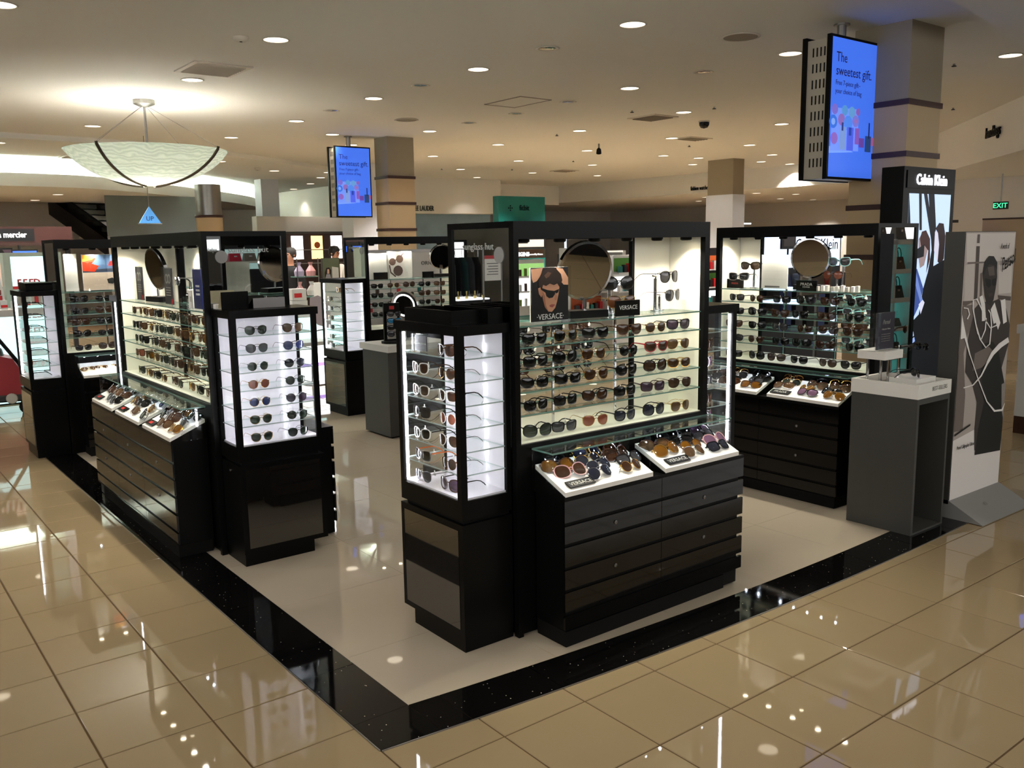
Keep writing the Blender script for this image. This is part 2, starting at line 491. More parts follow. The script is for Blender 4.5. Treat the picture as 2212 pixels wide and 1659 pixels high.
COLB = mat('column_beige', (190, 165, 130), 0.6, 0.3, vary=0.03, scale=3)
COLU = mat('column_taupe', (150, 138, 118), 0.6, 0.3, vary=0.05, scale=3)
BAND = mat('column_band', (62, 34, 28), 0.4, 0.4)
COLW = mat('column_white', (196, 198, 204), 0.5, 0.4, vary=0.02)
def banded_column(x0, x1, y0, y1, label, up=7.22):
    c = MB().box(x0, x1, y0, y1, 0, up, 0).box(x0, x1, y0, y1, up, HC, 1).build('column', [COLB, COLU])
    tag(c, label, kind='structure')
    for z in (7.13, 6.11, 5.07, 4.03, 2.99):
        e = 0.035
        MB().box(x0 - e, x1 + e, y0 - e, y1 + e, z, z + 0.11).build('band', BAND, c)
    return c
banded_column(17.63, 18.92, 9.67, 10.9, 'square beige column with dark bands behind the lit poster pylon')
banded_column(18.28, 19.5, 31.44, 32.45, 'square beige column with dark bands beside the smaller hanging screen')
c = MB().box(38.6, 39.5, 30.6, 32.3, 6.9, HC, 1).box(38.55, 39.55, 30.55, 32.35, 0, 6.9, 0).build('column', [COLW, COLU]); tag(c, 'white square column with taupe top between the two displays', kind='structure')
c = MB().lathe([(0.57, 0), (0.57, 5.85)], 24, (14.2, 40.4, 0)).lathe([(0.56, 5.95), (0.56, 7.3)], 24, (14.2, 40.4, 0), 1).build('column', [COLB, STEEL], smooth=True); tag(c, 'round beige column with a steel top near the escalator', kind='structure')
MB().lathe([(0.58, 5.85), (0.62, 5.86), (0.62, 5.96), (0.56, 5.96)], 24, (14.2, 40.4, 0)).build('band', BAND, c, smooth=True)
tag(MB().box(21.2, 22.6, 40, 41.2, 0, 8.55).build('column', COLW), 'plain white column behind the smaller hanging screen', kind='structure')
tag(MB().box(21.5, 22.6, 52, 53, 0, 8.55).build('column', COLW), 'slim white column in the far back', kind='structure')

# ------------------------------------------------------------------ ceiling fittings
GLOW = mat('downlight_glow', (255, 240, 214), emit=DOWNLIGHT)
RIMW = mat('downlight_trim', (205, 195, 180), 0.5)
dl_ring = MB().lathe([(0.25, 0.0), (0.29, -0.012), (0.25, -0.02)], 24).mesh('trim_ring', RIMW, True)
dl_disc = MB().cyl((0, 0, 0), 0.25, -0.012, 0.0, 24).mesh('lamp', GLOW)
un_ring = MB().lathe([(0.23, 0.0), (0.27, -0.012), (0.22, -0.02), (0.18, -0.004)], 20).mesh('trim_ring', RIMW, True)
un_disc = MB().lathe([(0.18, -0.006), (0.1, -0.003), (0.02, -0.002)], 12).mesh('reflector', CHROME)
NEAR = [((8.04, 18.22), 'over the drawer front of the long left display'), ((13.3, 13.1), 'largest one above the middle of the kiosk'), ((13.4, 18.48), 'above the kiosk aisle'),
        ((8.1, 23.6), 'in front of the square louvred vent'), ((13.39, 23.7), 'above the smaller hanging screen'), ((18.55, 18.37), 'between the ceiling panel and the larger screen'),
        ((13.49, 29.25), 'between the bowl pendant and the smaller screen'), ((16.21, 31.98), 'beside the stem of the smaller screen'), ((18.37, 13.0), 'beside the larger hanging screen'),
        ((23.05, 10.15), 'at the curved ceiling edge, upper right'), ((18.88, 29.25), 'just above the banded column on the far side'), ((23.46, 20.71), 'near the dark dome camera'), ((3.03, 18.34), 'in the upper left corner')]
FAR = [(23.75, 26.2), (23.9, 31.61), (24.17, 37.22), (29.07, 31.55), (29.38, 37.13), (29.69, 42.87), (35.04, 42.93), (34.15, 47.49), (34.6, 37.11), (40.28, 42.77), (28.78, 26.04), (33.98, 26.06),
       (45.4, 20.0), (18.5, 34.8), (13.3, 34.8), (8.1, 34.0), (3.0, 34.0), (29.0, 20.8), (34.18, 31.47), (36.79, 31.42), (39.54, 34.19), (38.85, 28.38), (41.67, 31.15), (44.46, 31.27)]  # the coarsely rounded positions are lamps added to brighten the far ceiling
OUT = [(-2.3, 2.5), (3.0, 2.5), (8.07, 2.5), (13.4, 2.5), (-2.3, 7.8), (3.0, 7.8), (8.07, 7.8), (13.4, 7.8), (-2.3, 13.1), (3.0, 13.1), (8.07, 13.1), (-2.3, 18.4), (-2.3, 23.6), (3.0, 23.6), (-2.3, 29.2), (3, 29.2),
       (8.07, -2.8), (13.4, -2.8), (3, -2.8), (-2.3, -2.8), (23.6, 15.6), (3.0, -8), (8.07, -8), (13.4, -8)]
beam = bpy.data.lights.new('downlight_beam', 'SPOT'); beam.energy = DOWNSPOT; beam.color = (1.0, .93, .85); beam.spot_size = R(104); beam.spot_blend = .6; beam.shadow_soft_size = .05
far_beam = beam.copy(); far_beam.name = 'far_beam'; far_beam.energy = DOWNSPOT * 12.0; far_beam.spot_size = R(110)
def downlight(x, y, z, label, group, beam=beam):
    t = thing('downlight', label, 'downlight', (x, y, z), 0, group)
    inst('trim_ring', dl_ring, t); inst('lamp', dl_disc, t)
    lo = bpy.data.objects.new('downlight_beam', beam); col.objects.link(lo); lo.parent = t; lo.location = (0, 0, -.075)
for (x, y), d in NEAR:
    downlight(x, y, HC if not (x > 20 and y < 10.3) else HC, 'round lit downlight ' + d, 'lit ceiling downlights')
def by_rows(pts, z):
    """pts sorted into rows by depth, each with its row and its place from the left as the camera sees it"""
    q = sorted(((project(x, y, z)[1], project(x, y, z)[0], x, y) for x, y in pts)); rows = []
    for py, px, x, y in q:
        if rows and py - rows[-1][0] < 14 and len(rows[-1][1]) < 6: rows[-1][1].append((px, x, y))
        else: rows.append([py, [(px, x, y)]])
    return [(x, y, ORD[r], ORD[c]) for r, (_, row) in enumerate(rows) for c, (px, x, y) in enumerate(sorted(row))]
for x, y, r_, c in by_rows(FAR, HC):
    downlight(x, y, HC, 'small lit downlight in the far ceiling, %s row from above, %s from left' % (r_, c), 'far ceiling downlights', far_beam if (x, y) not in ((36.79, 31.42), (39.54, 34.19), (38.85, 28.38), (34.15, 47.49), (29.69, 42.87)) else beam)
for x, y in OUT:
    downlight(x, y, 8.4 if (x > 13.0 and y < 7) else HC, 'round lit downlight overhead, just out of the picture', 'overhead downlights')
for x, y, r_, c in by_rows([(48.7, 36.7), (49.4, 41.5), (53.6, 45.7), (52.4, 36.3), (57.0, 40.8), (61.0, 40.7)], 7.5):
    downlight(x, y, 7.5, 'tiny lit downlight under the far white bulkhead, %s row from above, %s from left' % (r_, c), 'downlights under the far bulkhead', far_beam)
for x, y, r_, c in by_rows([(15.6, 42.4), (19.9, 46.2), (5.9, 39.0)], 8.55):
    downlight(x, y, 8.55, 'lit downlight in the curved ceiling step behind the pendant, %s row from above' % r_, 'downlights in the ceiling step')
for x, y, r_, c, z, d in [(*q, 7.3, 'under the lit cove') for q in by_rows([(0, 49), (5, 49), (10, 50), (5, 55), (10, 56), (15, 57)], 7.3)] + [(*q, 7.1, 'under the diagonal bulkhead') for q in by_rows([(50, 13), (36, 10), (43, 13)], 7.1)]:
    downlight(x, y, z, 'added fill downlight %s, %s row from above, %s from left' % (d, r_, c), 'added fill downlights in lowered ceilings', far_beam)  # lamps added here to lift the dim far ceiling by bounce
for k, (x, y) in enumerate([(24.2, 49.5), (25.9, 54.5), (27.2, 60.0), (22.9, 45.9)]):
    downlight(x, y, 8.55, 'bright downlight beside the curved cove, %s of its receding row' % ['second', 'third', 'farthest', 'nearest'][k], 'bright row beside the cove')
for x, y, r_, c in by_rows([(13.31, 15.72), (13.4, 21.15), (13.43, 26.49), (18.82, 26.58), (18.68, 21.13), (18.43, 15.63), (18.86, 23.92)], HC):
    t = thing('accent_light', 'unlit chrome accent light in the ceiling, %s row from above, %s from left' % (r_, c), 'accent light', (x, y, HC), 0, 'unlit accent lights')
    inst('trim_ring', un_ring, t); inst('reflector', un_disc, t)
GRILL = mat('speaker_grille', (150, 140, 126), 0.8, 0.2)
for (x, y), l in [((15.97, 12.55), 'flat round ceiling speaker near the larger hanging screen'), ((16.51, 27.02), 'flat round ceiling speaker above the banded column')]:
    t = thing('ceiling_speaker', l, 'speaker', (x, y, HC), 0, 'ceiling speakers')
    MB().lathe([(0.0, -0.03), (0.36, -0.025)], 24).build('grille', GRILL, t); MB().lathe([(0.36, 0.0), (0.42, -0.02), (0.36, -0.03)], 24).build('rim', RIMW, t, smooth=True)
for (x, y), l in [((7.37, 18.42), 'small white smoke detector left of the nearest downlight'), ((18.56, 45.2), 'small smoke detector far back by the cove')]:
    t = thing('smoke_detector', l, 'detector', (x, y, HC if y < 30 else 8.55)); MB().lathe([(0.16, 0), (0.16, -0.05), (0.1, -0.09), (0, -0.09)], 16).build('housing', RIMW, t, smooth=True); MB().cyl((0, 0, 0), 0.03, -0.1, -0.088, 8).build('sensor', BLACK, t)
def vent(x0, x1, y0, y1, z, label, slat, n=9, dark=GAP):
    t = thing('ceiling_vent', label, 'vent', ((x0 + x1) / 2, (y0 + y1) / 2, z), 0, 'ceiling vents')
    a, b = (x1 - x0) / 2, (y1 - y0) / 2
    MB().box(-a + .06, a - .06, -b + .06, b - .06, -0.008, 0.0).build('duct', dark, t)
    f = MB(); e = 0.12
    f.box(-a, a, -b, -b + e, -.03, 0).box(-a, a, b - e, b, -.03, 0).box(-a, -a + e, -b + e, b - e, -.03, 0).box(a - e, a, -b + e, b - e, -.03, 0)
    f.build('frame', RIMW, t)
    for k in range(n):
        yy = -b + e + (2 * b - 2 * e) * (k + .5) / n
        MB().add([(-a + e, yy - .022, -.012), (a - e, yy - .022, -.012), (a - e, yy + .012, -.05), (-a + e, yy + .012, -.05), (-a + e, yy - .022, -.02), (a - e, yy - .022, -.02), (a - e, yy + .012, -.058), (-a + e, yy + .012, -.058)],
                 [(0, 1, 2, 3), (7, 6, 5, 4), (0, 4, 5, 1), (3, 2, 6, 7)]).build('slat', slat, t)
vent(7.35, 8.75, 21.2, 22.7, HC, 'square louvred ceiling vent above the long left display', RIMW)
vent(29.0, 30.4, 25.2, 26.2, HC, 'dark ceiling vent beside a lit downlight past the dome camera', GRILL, 5)
vent(35.2, 36.5, 40.3, 41.5, HC, 'dark ceiling vent far back above the green sign', GRILL, 4)
vent(8.9, 10.2, 42.6, 43.9, 8.55, 'white ceiling vent just before the lit cove', RIMW, 6)
vent(22.9, 24.1, 21.5, 22.8, HC, 'flat grey ceiling grille next to the dome camera', GRILL, 14, GRILL)
t = thing('access_panel', 'square flush access panel outlined in the ceiling', 'access panel', (17.4, 22.0, HC)); MB().box(-.55, .55, -.85, .85, -.012, 0).build('panel', CEIL, t)
MB().box(-.6, -.57, -.9, .9, -.02, 0).box(.57, .6, -.9, .9, -.02, 0).box(-.6, .6, -.9, -.87, -.02, 0).box(-.6, .6, .87, .9, -.02, 0).build('frame', GRILL, t)
t = thing('dome_camera', 'black security dome camera on the ceiling', 'camera', (25.8, 21.8, HC)); MB().cyl((0, 0, 0), .2, -.05, 0, 16).build('base', RIMW, t); MB().lathe([(.19, -.05), (.18, -.15), (.12, -.24), (.0, -.27)], 16).build('dome', mat('smoke_dome', (12, 12, 13), .1), t, smooth=True)
t = thing('spotlight', 'small dark adjustable spotlight hanging from the ceiling', 'spotlight', (27.6, 29.2, HC)); MB().cyl((0, 0, 0), .04, -.18, 0, 8).build('stem', STEEL, t); MB().lathe([(.07, -.45), (.12, -.42), (.1, -.24), (.03, -.16)], 12).build('head', BLACK, t, smooth=True)
for x, y, r_, c in by_rows([(23.75, 27.54), (23.45, 19.41), (21.73, 21.41), (31.67, 27.6), (28.47, 42.97), (32.26, 41.38), (31.95, 35.75), (22.97, 11.45), (30.6, 15.2)], HC):
    t = thing('sprinkler', 'tiny black sprinkler head in the ceiling, %s row from above, %s from left' % (r_, c), 'sprinkler', (x, y, HC if y > 12 else HC), 0, 'ceiling sprinklers'); MB().cyl((0, 0, 0), .03, -.05, 0, 6).build('pipe', STEEL, t); MB().cyl((0, 0, 0), .06, -.07, -.05, 8).build('deflector', BLACK, t)
STRIP = mat('strip_glow', (255, 244, 225), emit=20.0)
for x, y, l in [(44.5, 21.2, 'nearer'), (49.3, 21.3, 'farther')]:
    t = thing('strip_light', 'long lit strip light under the diagonal bulkhead, the %s one' % l, 'strip light', (x, y, 7.1), R(42), 'strip lights under the bulkhead'); t.location.z -= .004; MB().box(-1.3, 1.3, -.14, .14, -.03, 0).build('housing', RIMW, t); MB().box(-1.25, 1.25, -.11, .11, -.04, -.03).build('diffuser', STRIP, t)

# ------------------------------------------------------------------ bowl pendant
t = thing('bowl_pendant', 'large patterned glass bowl pendant on a rod with four wires', 'pendant lamp', (7.99, 27.5, 0))
BRONZE = mat('aged_steel', (95, 84, 72), 0.35, metal=0.8)
MB().lathe([(0, HC), (.30, HC), (.30, HC - .12), (.1, HC - .2), (0, HC - .2)], 20).build('canopy', STEEL, t, smooth=False)
MB().cyl((0, 0, 0), .035, 6.5, HC - .1, 10).build('rod', STEEL, t)
bowl = bpy.data.materials.new('patterned_glass'); bowl.use_nodes = True
nt = bowl.node_tree; b = nt.nodes['Principled BSDF']; tc = nt.nodes.new('ShaderNodeTexCoord')
wv = nt.nodes.new('ShaderNodeTexWave'); wv.wave_type = 'RINGS'; wv.inputs['Scale'].default_value = 7.0; wv.inputs['Distortion'].default_value = 9.0; wv.inputs['Detail'].default_value = 1.5
nt.links.new(tc.outputs['Object'], wv.inputs['Vector'])
bp = nt.nodes.new('ShaderNodeBump'); bp.inputs['Strength'].default_value = 0.6; bp.inputs['Distance'].default_value = 0.02
nt.links.new(wv.outputs['Fac'], bp.inputs['Height']); nt.links.new(bp.outputs['Normal'], b.inputs['Normal'])
cr = nt.nodes.new('ShaderNodeMix'); cr.data_type = 'RGBA'; cr.inputs['A'].default_value = lin(176, 188, 176); cr.inputs['B'].default_value = lin(196, 206, 194)
nt.links.new(wv.outputs['Fac'], cr.inputs['Factor'])
tl = nt.nodes.new('ShaderNodeBsdfTranslucent'); nt.links.new(cr.outputs['Result'], tl.inputs[0])
nt.links.new(cr.outputs['Result'], b.inputs['Base Color']); b.inputs['Roughness'].default_value = 0.25
ms = nt.nodes.new('ShaderNodeMixShader'); ms.inputs[0].default_value = 0.5
out = [n for n in nt.nodes if n.type == 'OUTPUT_MATERIAL'][0]
nt.links.new(b.outputs[0], ms.inputs[1]); nt.links.new(tl.outputs[0], ms.inputs[2]); nt.links.new(ms.outputs[0], out.inputs['Surface'])
RIM, BOT, RAD = 7.3, 6.33, 2.22
prof = [(RAD * math.sin(a), BOT + (RIM - BOT) * (1 - math.cos(a)) / (1 - math.cos(1.12)) if False else 0) for a in (0,)]
prof = []
for k in range(15):
    q = k / 14; r = RAD * q ** 0.9 if q else 0.001; prof.append((r, BOT + (RIM - BOT) * (1 - math.sqrt(1 - .82 * (r / RAD) ** 2)) / (1 - math.sqrt(.18))))
MB().lathe(prof + [(RAD + .03, RIM + .02), (RAD - .03, RIM + .03)], 48).build('bowl', bowl, t, smooth=True)
for k in range(4):
    a = R(40 + 90 * k); ca, sa = math.cos(a), math.sin(a)
    MB().tube([(ca * r * 1.012, sa * r * 1.012, z - .012) for r, z in prof[1:]] + [(ca * (RAD + .05), sa * (RAD + .05), RIM + .07)], .045, 6).build('strap', BRONZE, t, smooth=True)
    MB().tube([(ca * RAD, sa * RAD, RIM + .06), (ca * .1, sa * .1, HC - .18)], .008, 4).build('wire', STEEL, t)
MB().lathe([(0.05, 6.62), (0.34, 6.60), (0.34, 6.72), (0.05, 6.82)], 16).build('lamp', mat('pendant_glow', (255, 250, 238), emit=150.0), t)

# ------------------------------------------------------------------ sunglasses (metres)
def outline(style, n=26):
    P = []
    for i in range(n):
        a = 2 * math.pi * i / n
        c, s_ = math.cos(a), math.sin(a)
        ex = {'round': 2.0, 'square': 3.6, 'wayfarer': 2.9, 'aviator': 2.3, 'cateye': 2.5, 'oversized': 2.4, 'panto': 2.2}[style]
        w_, h_ = {'round': (.0245, .0235), 'square': (.0285, .0215), 'wayfarer': (.0275, .0215), 'aviator': (.0290, .0250), 'cateye': (.0285, .0225), 'oversized': (.0310, .0260), 'panto': (.0255, .0235)}[style]
        x = math.copysign(abs(c) ** (2 / ex), c) * w_
        z = math.copysign(abs(s_) ** (2 / ex), s_) * h_
        q, t = x / w_, z / h_
        if style in ('wayfarer', 'square', 'panto'):
            x *= 1 + 0.08 * t; z += 0.0022 * q * max(t, 0)
        if style == 'aviator':
            x += 0.004 * (-t if t < 0 else 0) * 0.6; z += -0.003 * q * (t < 0) + 0.0015 * q; x *= 1 + 0.1 * t
        if style == 'cateye':
            z += 0.0085 * max(q, 0) ** 2 * max(t + .15, 0); x *= 1 + 0.1 * t
        if style == 'oversized':
            z += 0.004 * q * max(t, 0); x *= 1 - 0.02 * t
        P.append((x, z))
    return P
def gl_meshes(style, thick):
    """front, lens (left, right), temple (open/folded, left/right), tag; the front looks along -y, rests on z = 0"""
    n = 26; out = outline(style, n)
    cx = max(-p[0] for p in out) + .0095
    zb = -min(p[1] for p in out) + thick
    bend = lambda x: 2.2 * x * x
    front = MB(k=1.0)
    H = max(p[1] for p in out)
    for sgn in (-1, 1):
        rings = []
        for (sc_, dy) in ((1, -.0), (0, -.0), (0, .0035), (1, .0035)):
            rg = []
            for x, z in out:
                l = math.hypot(x, z); kx = 1 + sc_ * thick / l
                X = sgn * (cx + x * kx); rg.append((X, bend(X) + dy - (.001 if sc_ else 0), zb + z * kx))
            rings.append(rg)
        vs = [p for r_ in rings for p in r_]; fs = []
        for a in range(4):
            b = (a + 1) % 4
            for i in range(n):
                j = (i + 1) % n; f = (a * n + i, a * n + j, b * n + j, b * n + i)
                fs.append(f if sgn < 0 else f[::-1])
        front.add(vs, fs)
        hx = sgn * (cx + max(p[0] for p in out) + thick)          # end piece with hinge
        hz = zb + H * .55
        front.box(min(hx, hx - sgn * .006), max(hx, hx - sgn * .006), bend(hx) - .001, bend(hx) + .006, hz - .0035, hz + .0035)
    bz = zb + H * .35
    g0 = cx + min(p[0] for p in out) - thick
    br = max(thick * .6, .0016)
    front.tube([(-g0 - .004, 0.001, bz - .002), (0, .0005, bz + .0022), (g0 + .004, .001, bz - .002)], br, 5)
    if style in ('aviator', 'panto'):
        front.tube([(-g0 - .009, 0.0, zb + H * .8), (0, -.0005, zb + H * .92), (g0 + .009, 0.0, zb + H * .8)], .0013, 5)
    lens = []
    for sgn in (-1, 1):
        L = MB(k=1.0); vs = [(sgn * cx, bend(cx) - .0016, zb)]
        for rr, dy in ((.55, -.0008), (1.0, .0014)):
            for x, z in out:
                X = sgn * (cx + x * rr); vs.append((X, bend(X) + dy, zb + z * rr))
        fs = [(0, 1 + i, 1 + (i + 1) % n) for i in range(n)] + [(1 + i, 1 + n + i, 1 + n + (i + 1) % n, 1 + (i + 1) % n) for i in range(n)]
        L.add(vs, [f[::-1] for f in fs] if sgn > 0 else fs)
        L.add([(x, y + .0012, z) for x, y, z in vs], fs if sgn > 0 else [f[::-1] for f in fs])
        lens.append(L)
    hx = cx + max(p[0] for p in out) + thick - .003; hy = bend(hx) + .006; hz = zb + H * .55
    th = max(thick * .55, .0011)
    def temple(sgn, fold):
        T = MB(k=1.0)
        pts = [(0, 0, 0), (.001, .045, .0008), (.0015, .088, .0), (.001, .108, -.006), (-.002, .128, -.020), (-.004, .14, max(-hz + .002, -.032))]
        rad = [th * 1.5, th * 1.35, th * 1.1, th * 1.1, th * 1.3, th * 1.0]
        if not fold:
            T.tube([(sgn * (hx + p[0]), hy + p[1], hz + p[2]) for p in pts], rad, 6, 0, .55)
        else:
            d = .004 if sgn > 0 else .010
            T.tube([(sgn * (hx - p[1]), hy + d + p[0] * .3 + .01 * min(p[1] / .03, 1) * .3, hz + p[2] * .9) for p in pts], rad, 6, 0, .55)
        return T
    tg = MB(k=1.0).box(-.009, .009, -.0006, .0006, 0, .014).box(-.003, .003, -.0006, .0006, .014, .026)
    d = {'front': front.mesh('frame_front', BLACK), 'lensL': lens[0].mesh('lens', BLACK, True), 'lensR': lens[1].mesh('lens', BLACK, True)}
    for f in (0, 1):
        d['tl%d' % f] = temple(-1, f).mesh('temple', BLACK, True); d['tr%d' % f] = temple(1, f).mesh('temple', BLACK, True)
    d['tag'] = tg.mesh('price_tag', PAPER)
    d['w'] = 2 * hx; d['hx'] = hx; d['zb'] = zb; d['H'] = zb + H + thick
    return d
STYLES = {}
for st, thk in (('round', .0016), ('square', .0042), ('wayfarer', .0042), ('aviator', .0016), ('cateye', .0042), ('oversized', .0040), ('panto', .0022)):
    STYLES[st] = gl_meshes(st, thk)
STN = {'round': 'round', 'square': 'square', 'wayfarer': 'wide-topped', 'aviator': 'teardrop', 'cateye': 'cat-eye', 'oversized': 'oversized', 'panto': 'double-bridge'}
FR = {'black': mat('frame_black', (14, 13, 13), .18, .5), 'tortoise': mat('frame_tortoise', (74, 44, 24), .2, .5, vary=.6, scale=120), 'brown': mat('frame_brown', (64, 38, 26), .22),
      'gold': mat('frame_gold', (205, 165, 95), .25, metal=1.0), 'silver': mat('frame_silver', (185, 185, 188), .25, metal=1.0), 'red': mat('frame_red', (150, 22, 32), .25),
      'teal': mat('frame_teal', (150, 205, 205), .3), 'white': mat('frame_white', (225, 222, 215), .3), 'navy': mat('frame_navy', (30, 34, 70), .2), 'pink': mat('frame_pink', (205, 160, 160), .25),
      'orange': mat('frame_orange', (215, 105, 40), .3), 'green': mat('frame_green', (60, 150, 60), .3), 'clear': mat('frame_clear', (200, 205, 200), .15)}
def lensm(n, rgb, al=.9, r=.06): return mat('lens_' + n, rgb, r, .6, alpha=al)
LN = {'dark': lensm('dark', (16, 17, 18)), 'green': lensm('green', (40, 52, 42), .86), 'brown': lensm('brown', (62, 36, 20), .84), 'grey': lensm('grey', (58, 58, 64), .85), 'tan': lensm('tan', (92, 66, 40), .86),
      'amber': lensm('amber', (118, 76, 16), .86), 'purple': lensm('purple', (64, 46, 66), .82), 'blue': lensm('blue', (52, 62, 112), .86), 'rose': lensm('rose', (140, 78, 58), .88), 'pink': lensm('pink', (118, 86, 112), .84),
      'bluegrey': lensm('bluegrey', (36, 40, 56), .9), 'turquoise': lensm('turquoise', (20, 120, 170), .9)}
LNN = {'dark': 'black', 'green': 'green', 'brown': 'brown', 'grey': 'grey', 'tan': 'tan', 'amber': 'amber', 'purple': 'purple', 'blue': 'blue mirrored', 'rose': 'rose', 'pink': 'pink', 'bluegrey': 'slate', 'turquoise': 'turquoise'}
NGLASS = [0]
def glasses(st, fr, ln, loc, rot, where, group, fold=False, pitch=0.0, roll=0.0, tagged=True, temple=None, size=1.0):
    """loc in tiles, rot about z (0: looks along -y)"""
    d = STYLES[st]; NGLASS[0] += 1
    t = thing('sunglasses', '%s %s sunglasses, %s' % (fr, STN[st], where), 'sunglasses', loc, 0, group)
    t.rotation_euler = (pitch, roll, rot); t.scale = (size,) * 3
    inst('frame_front', d['front'], t, mats=[FR[fr]])
    inst('lens', d['lensL'], t, mats=[LN[ln]]); inst('lens', d['lensR'], t, mats=[LN[ln]])
    tm = FR[temple or fr]
    inst('temple', d['tl%d' % fold], t, mats=[tm]); inst('temple', d['tr%d' % fold], t, mats=[tm])
    if tagged and not fold:
        inst('price_tag', d['tag'], t, ((d['hx'] * RND.choice((-.55, .1, .5))) / S, .05 / S, .024 / S), (0, 0, R(12)))
    return t
RND = random.Random(5)
MIX = [('wayfarer', 'black', 'dark'), ('square', 'black', 'dark'), ('cateye', 'black', 'dark'), ('aviator', 'gold', 'brown'), ('oversized', 'tortoise', 'brown'), ('round', 'gold', 'green'), ('wayfarer', 'tortoise', 'brown'),
       ('panto', 'black', 'green'), ('square', 'brown', 'tan'), ('oversized', 'black', 'grey'), ('aviator', 'silver', 'grey'), ('cateye', 'tortoise', 'tan')]
def pick(): return RND.choice(MIX)

# ------------------------------------------------------------------ display units
SHELF = [3.575, 3.34, 3.085, 2.84, 2.578]
DECK = 2.27
ZROW = [1.715, 1.43, 1.19, .925, .665, .395, .19]
lock_me = MB().lathe([(0.022, 0), (0.022, -.012), (0.014, -.014), (0.014, -.006), (0, -.006)], 12, axis='y').mesh('lock', STEEL)
SPOT = mat('puck_glow', (255, 240, 205), emit=25.0)
puck_me = MB().lathe([(0.05, 0.05), (0.075, 0.04), (0.075, -.02), (0.055, -.03)], 12).mesh('spot', BLACK, True)
bulb_me = MB().cyl((0, 0, 0), .05, -.022, -.015, 10).mesh('bulb', SPOT)

def drawers(fr, root, x0, x1, yf, ncol, back, locks):
    """drawer cabinet on one side of the unit; back=True mirrors it to the far side"""
    sg = -1 if not back else 1
    yb = 0 if not back else 1.26                      # plane of the unit's own face
    a, b = sorted((yb, yb + sg * (yf - .03)))
    bx = max(x0 + .03, .02)
    bm_ = MB(fr).box(bx, x1 - .07, a, b, .03, 1.70)
    if x0 < 0: bm_.box(x0 + .03, bx, 1.39, b, .03, 1.70)          # overhangs past the tower at the near end
    bm_.build('cabinet_body', BLACK, root)
    f0, f1 = sorted((yb + sg * (yf - .035), yb + sg * (yf - .03)))
    MB(fr).box(max(x0 + .02, .05), x1 - .34, *sorted((yb + sg * .02, yb + sg * (yf - .012))), 0.011, .19).build('plinth', GAP, root)
    wdt = (x1 - x0) / ncol
    p0, p1 = sorted((yb + sg * (yf - .03), yb + sg * yf))
    for r_ in range(6):
        zt, zb_ = ZROW[r_] - .018, ZROW[r_ + 1] + .026
        for c in range(ncol):
            xa, xb = x0 + c * wdt + (.004 if c else 0), x0 + (c + 1) * wdt - (.004 if c < ncol - 1 else 0)
            d = MB(fr).box(xa, xb, p0, p1, zb_, zt).build('drawer', BLACKG, root)
            if (r_, c) in locks:
                q = fr.w((xa + xb) / 2, yb + sg * yf, (zt + zb_) / 2)
                l = inst('lock', lock_me, d, (q[0] - fr.o[0], q[1] - fr.o[1], q[2]), (0, 0, fr.rot + (math.pi if back else 0)))
    tp = MB(fr).box(max(x0, .02), x1, *sorted((yb, yb + sg * yf)), 1.70, 1.735)
    if x0 < 0: tp.box(x0, .02, 1.39, yb + yf, 1.70, 1.735)
    tp.build('cabinet_top', BLACK, root)

COOL = mat('cool_strip', (225, 240, 255), emit=110.0)
led_me = MB().cyl((0, 0, 0), .016, -.006, 0, 10).mesh('led_dot', COOL)
def trays(fr, root, x0, n, wt, gap, plates):
    """sloped white trays in a glass case in front of the wall, returns their origins"""
    out = []
    tl = (n - 1) * (wt + gap) + wt
    for k in range(n):
        xa = x0 + k * (wt + gap)
        prof = [(-.53, 1.735), (-.02, 1.735), (-.02, 1.97), (-.53, 1.752)]
        MB(fr).prism(prof, xa, xa + wt, 'x').build('tray_wedge', BLACK, root)
        MB(fr).prism([(-.535, 1.748), (-.02, 1.968), (-.02, 2.02), (-.52, 1.806), (-.535, 1.80)], xa + .01, xa + wt - .01, 'x').build('tray', WHITE, root)
        out.append(xa)
    g = MB(fr)
    g.box(x0 - .03, x0 + tl + .03, -.37, -.01, 2.195, 2.215, 0, 1)
    g.build('glass_top', [GLASS, EDGE], root)
    for xx in [x0 - .03] + [x0 + k * (wt + gap) + wt + gap / 2 for k in range(n - 1)] + [x0 + tl + .015]:
        MB(fr).box(xx, xx + .015, -.37, -.01, 1.74, 2.195).build('glass_side', GLASS, root)
    h = MB(fr).box(x0 + .02, x0 + tl - .02, -.17, -.012, 2.165, 2.194).build('light_housing', BLACK, root)
    for k in range(n):
        for j in range(5):
            q = fr.w(x0 + k * (wt + gap) + wt * (j + .5) / 5, -.12, 2.165)
            inst('led_dot', led_me, h, (q[0] - fr.o[0], q[1] - fr.o[1], q[2]))
    return out

def tray_spots(fr, xa, wt, cols, rows, skip=()):
    th = math.atan2(.22, .515); res = []
    for r_ in range(rows):
        s_ = .015 + (r_ + .3) * (.5 / rows)              # along the slope, from the front
        y = -.52 + s_ * math.cos(th); z = 1.806 + (s_ - .0) * math.sin(th) + .0
        for c in range(cols):
            if (r_, c) in skip: continue
            res.append((r_, c, xa + wt * (c + .5) / cols, y, z))
    return res

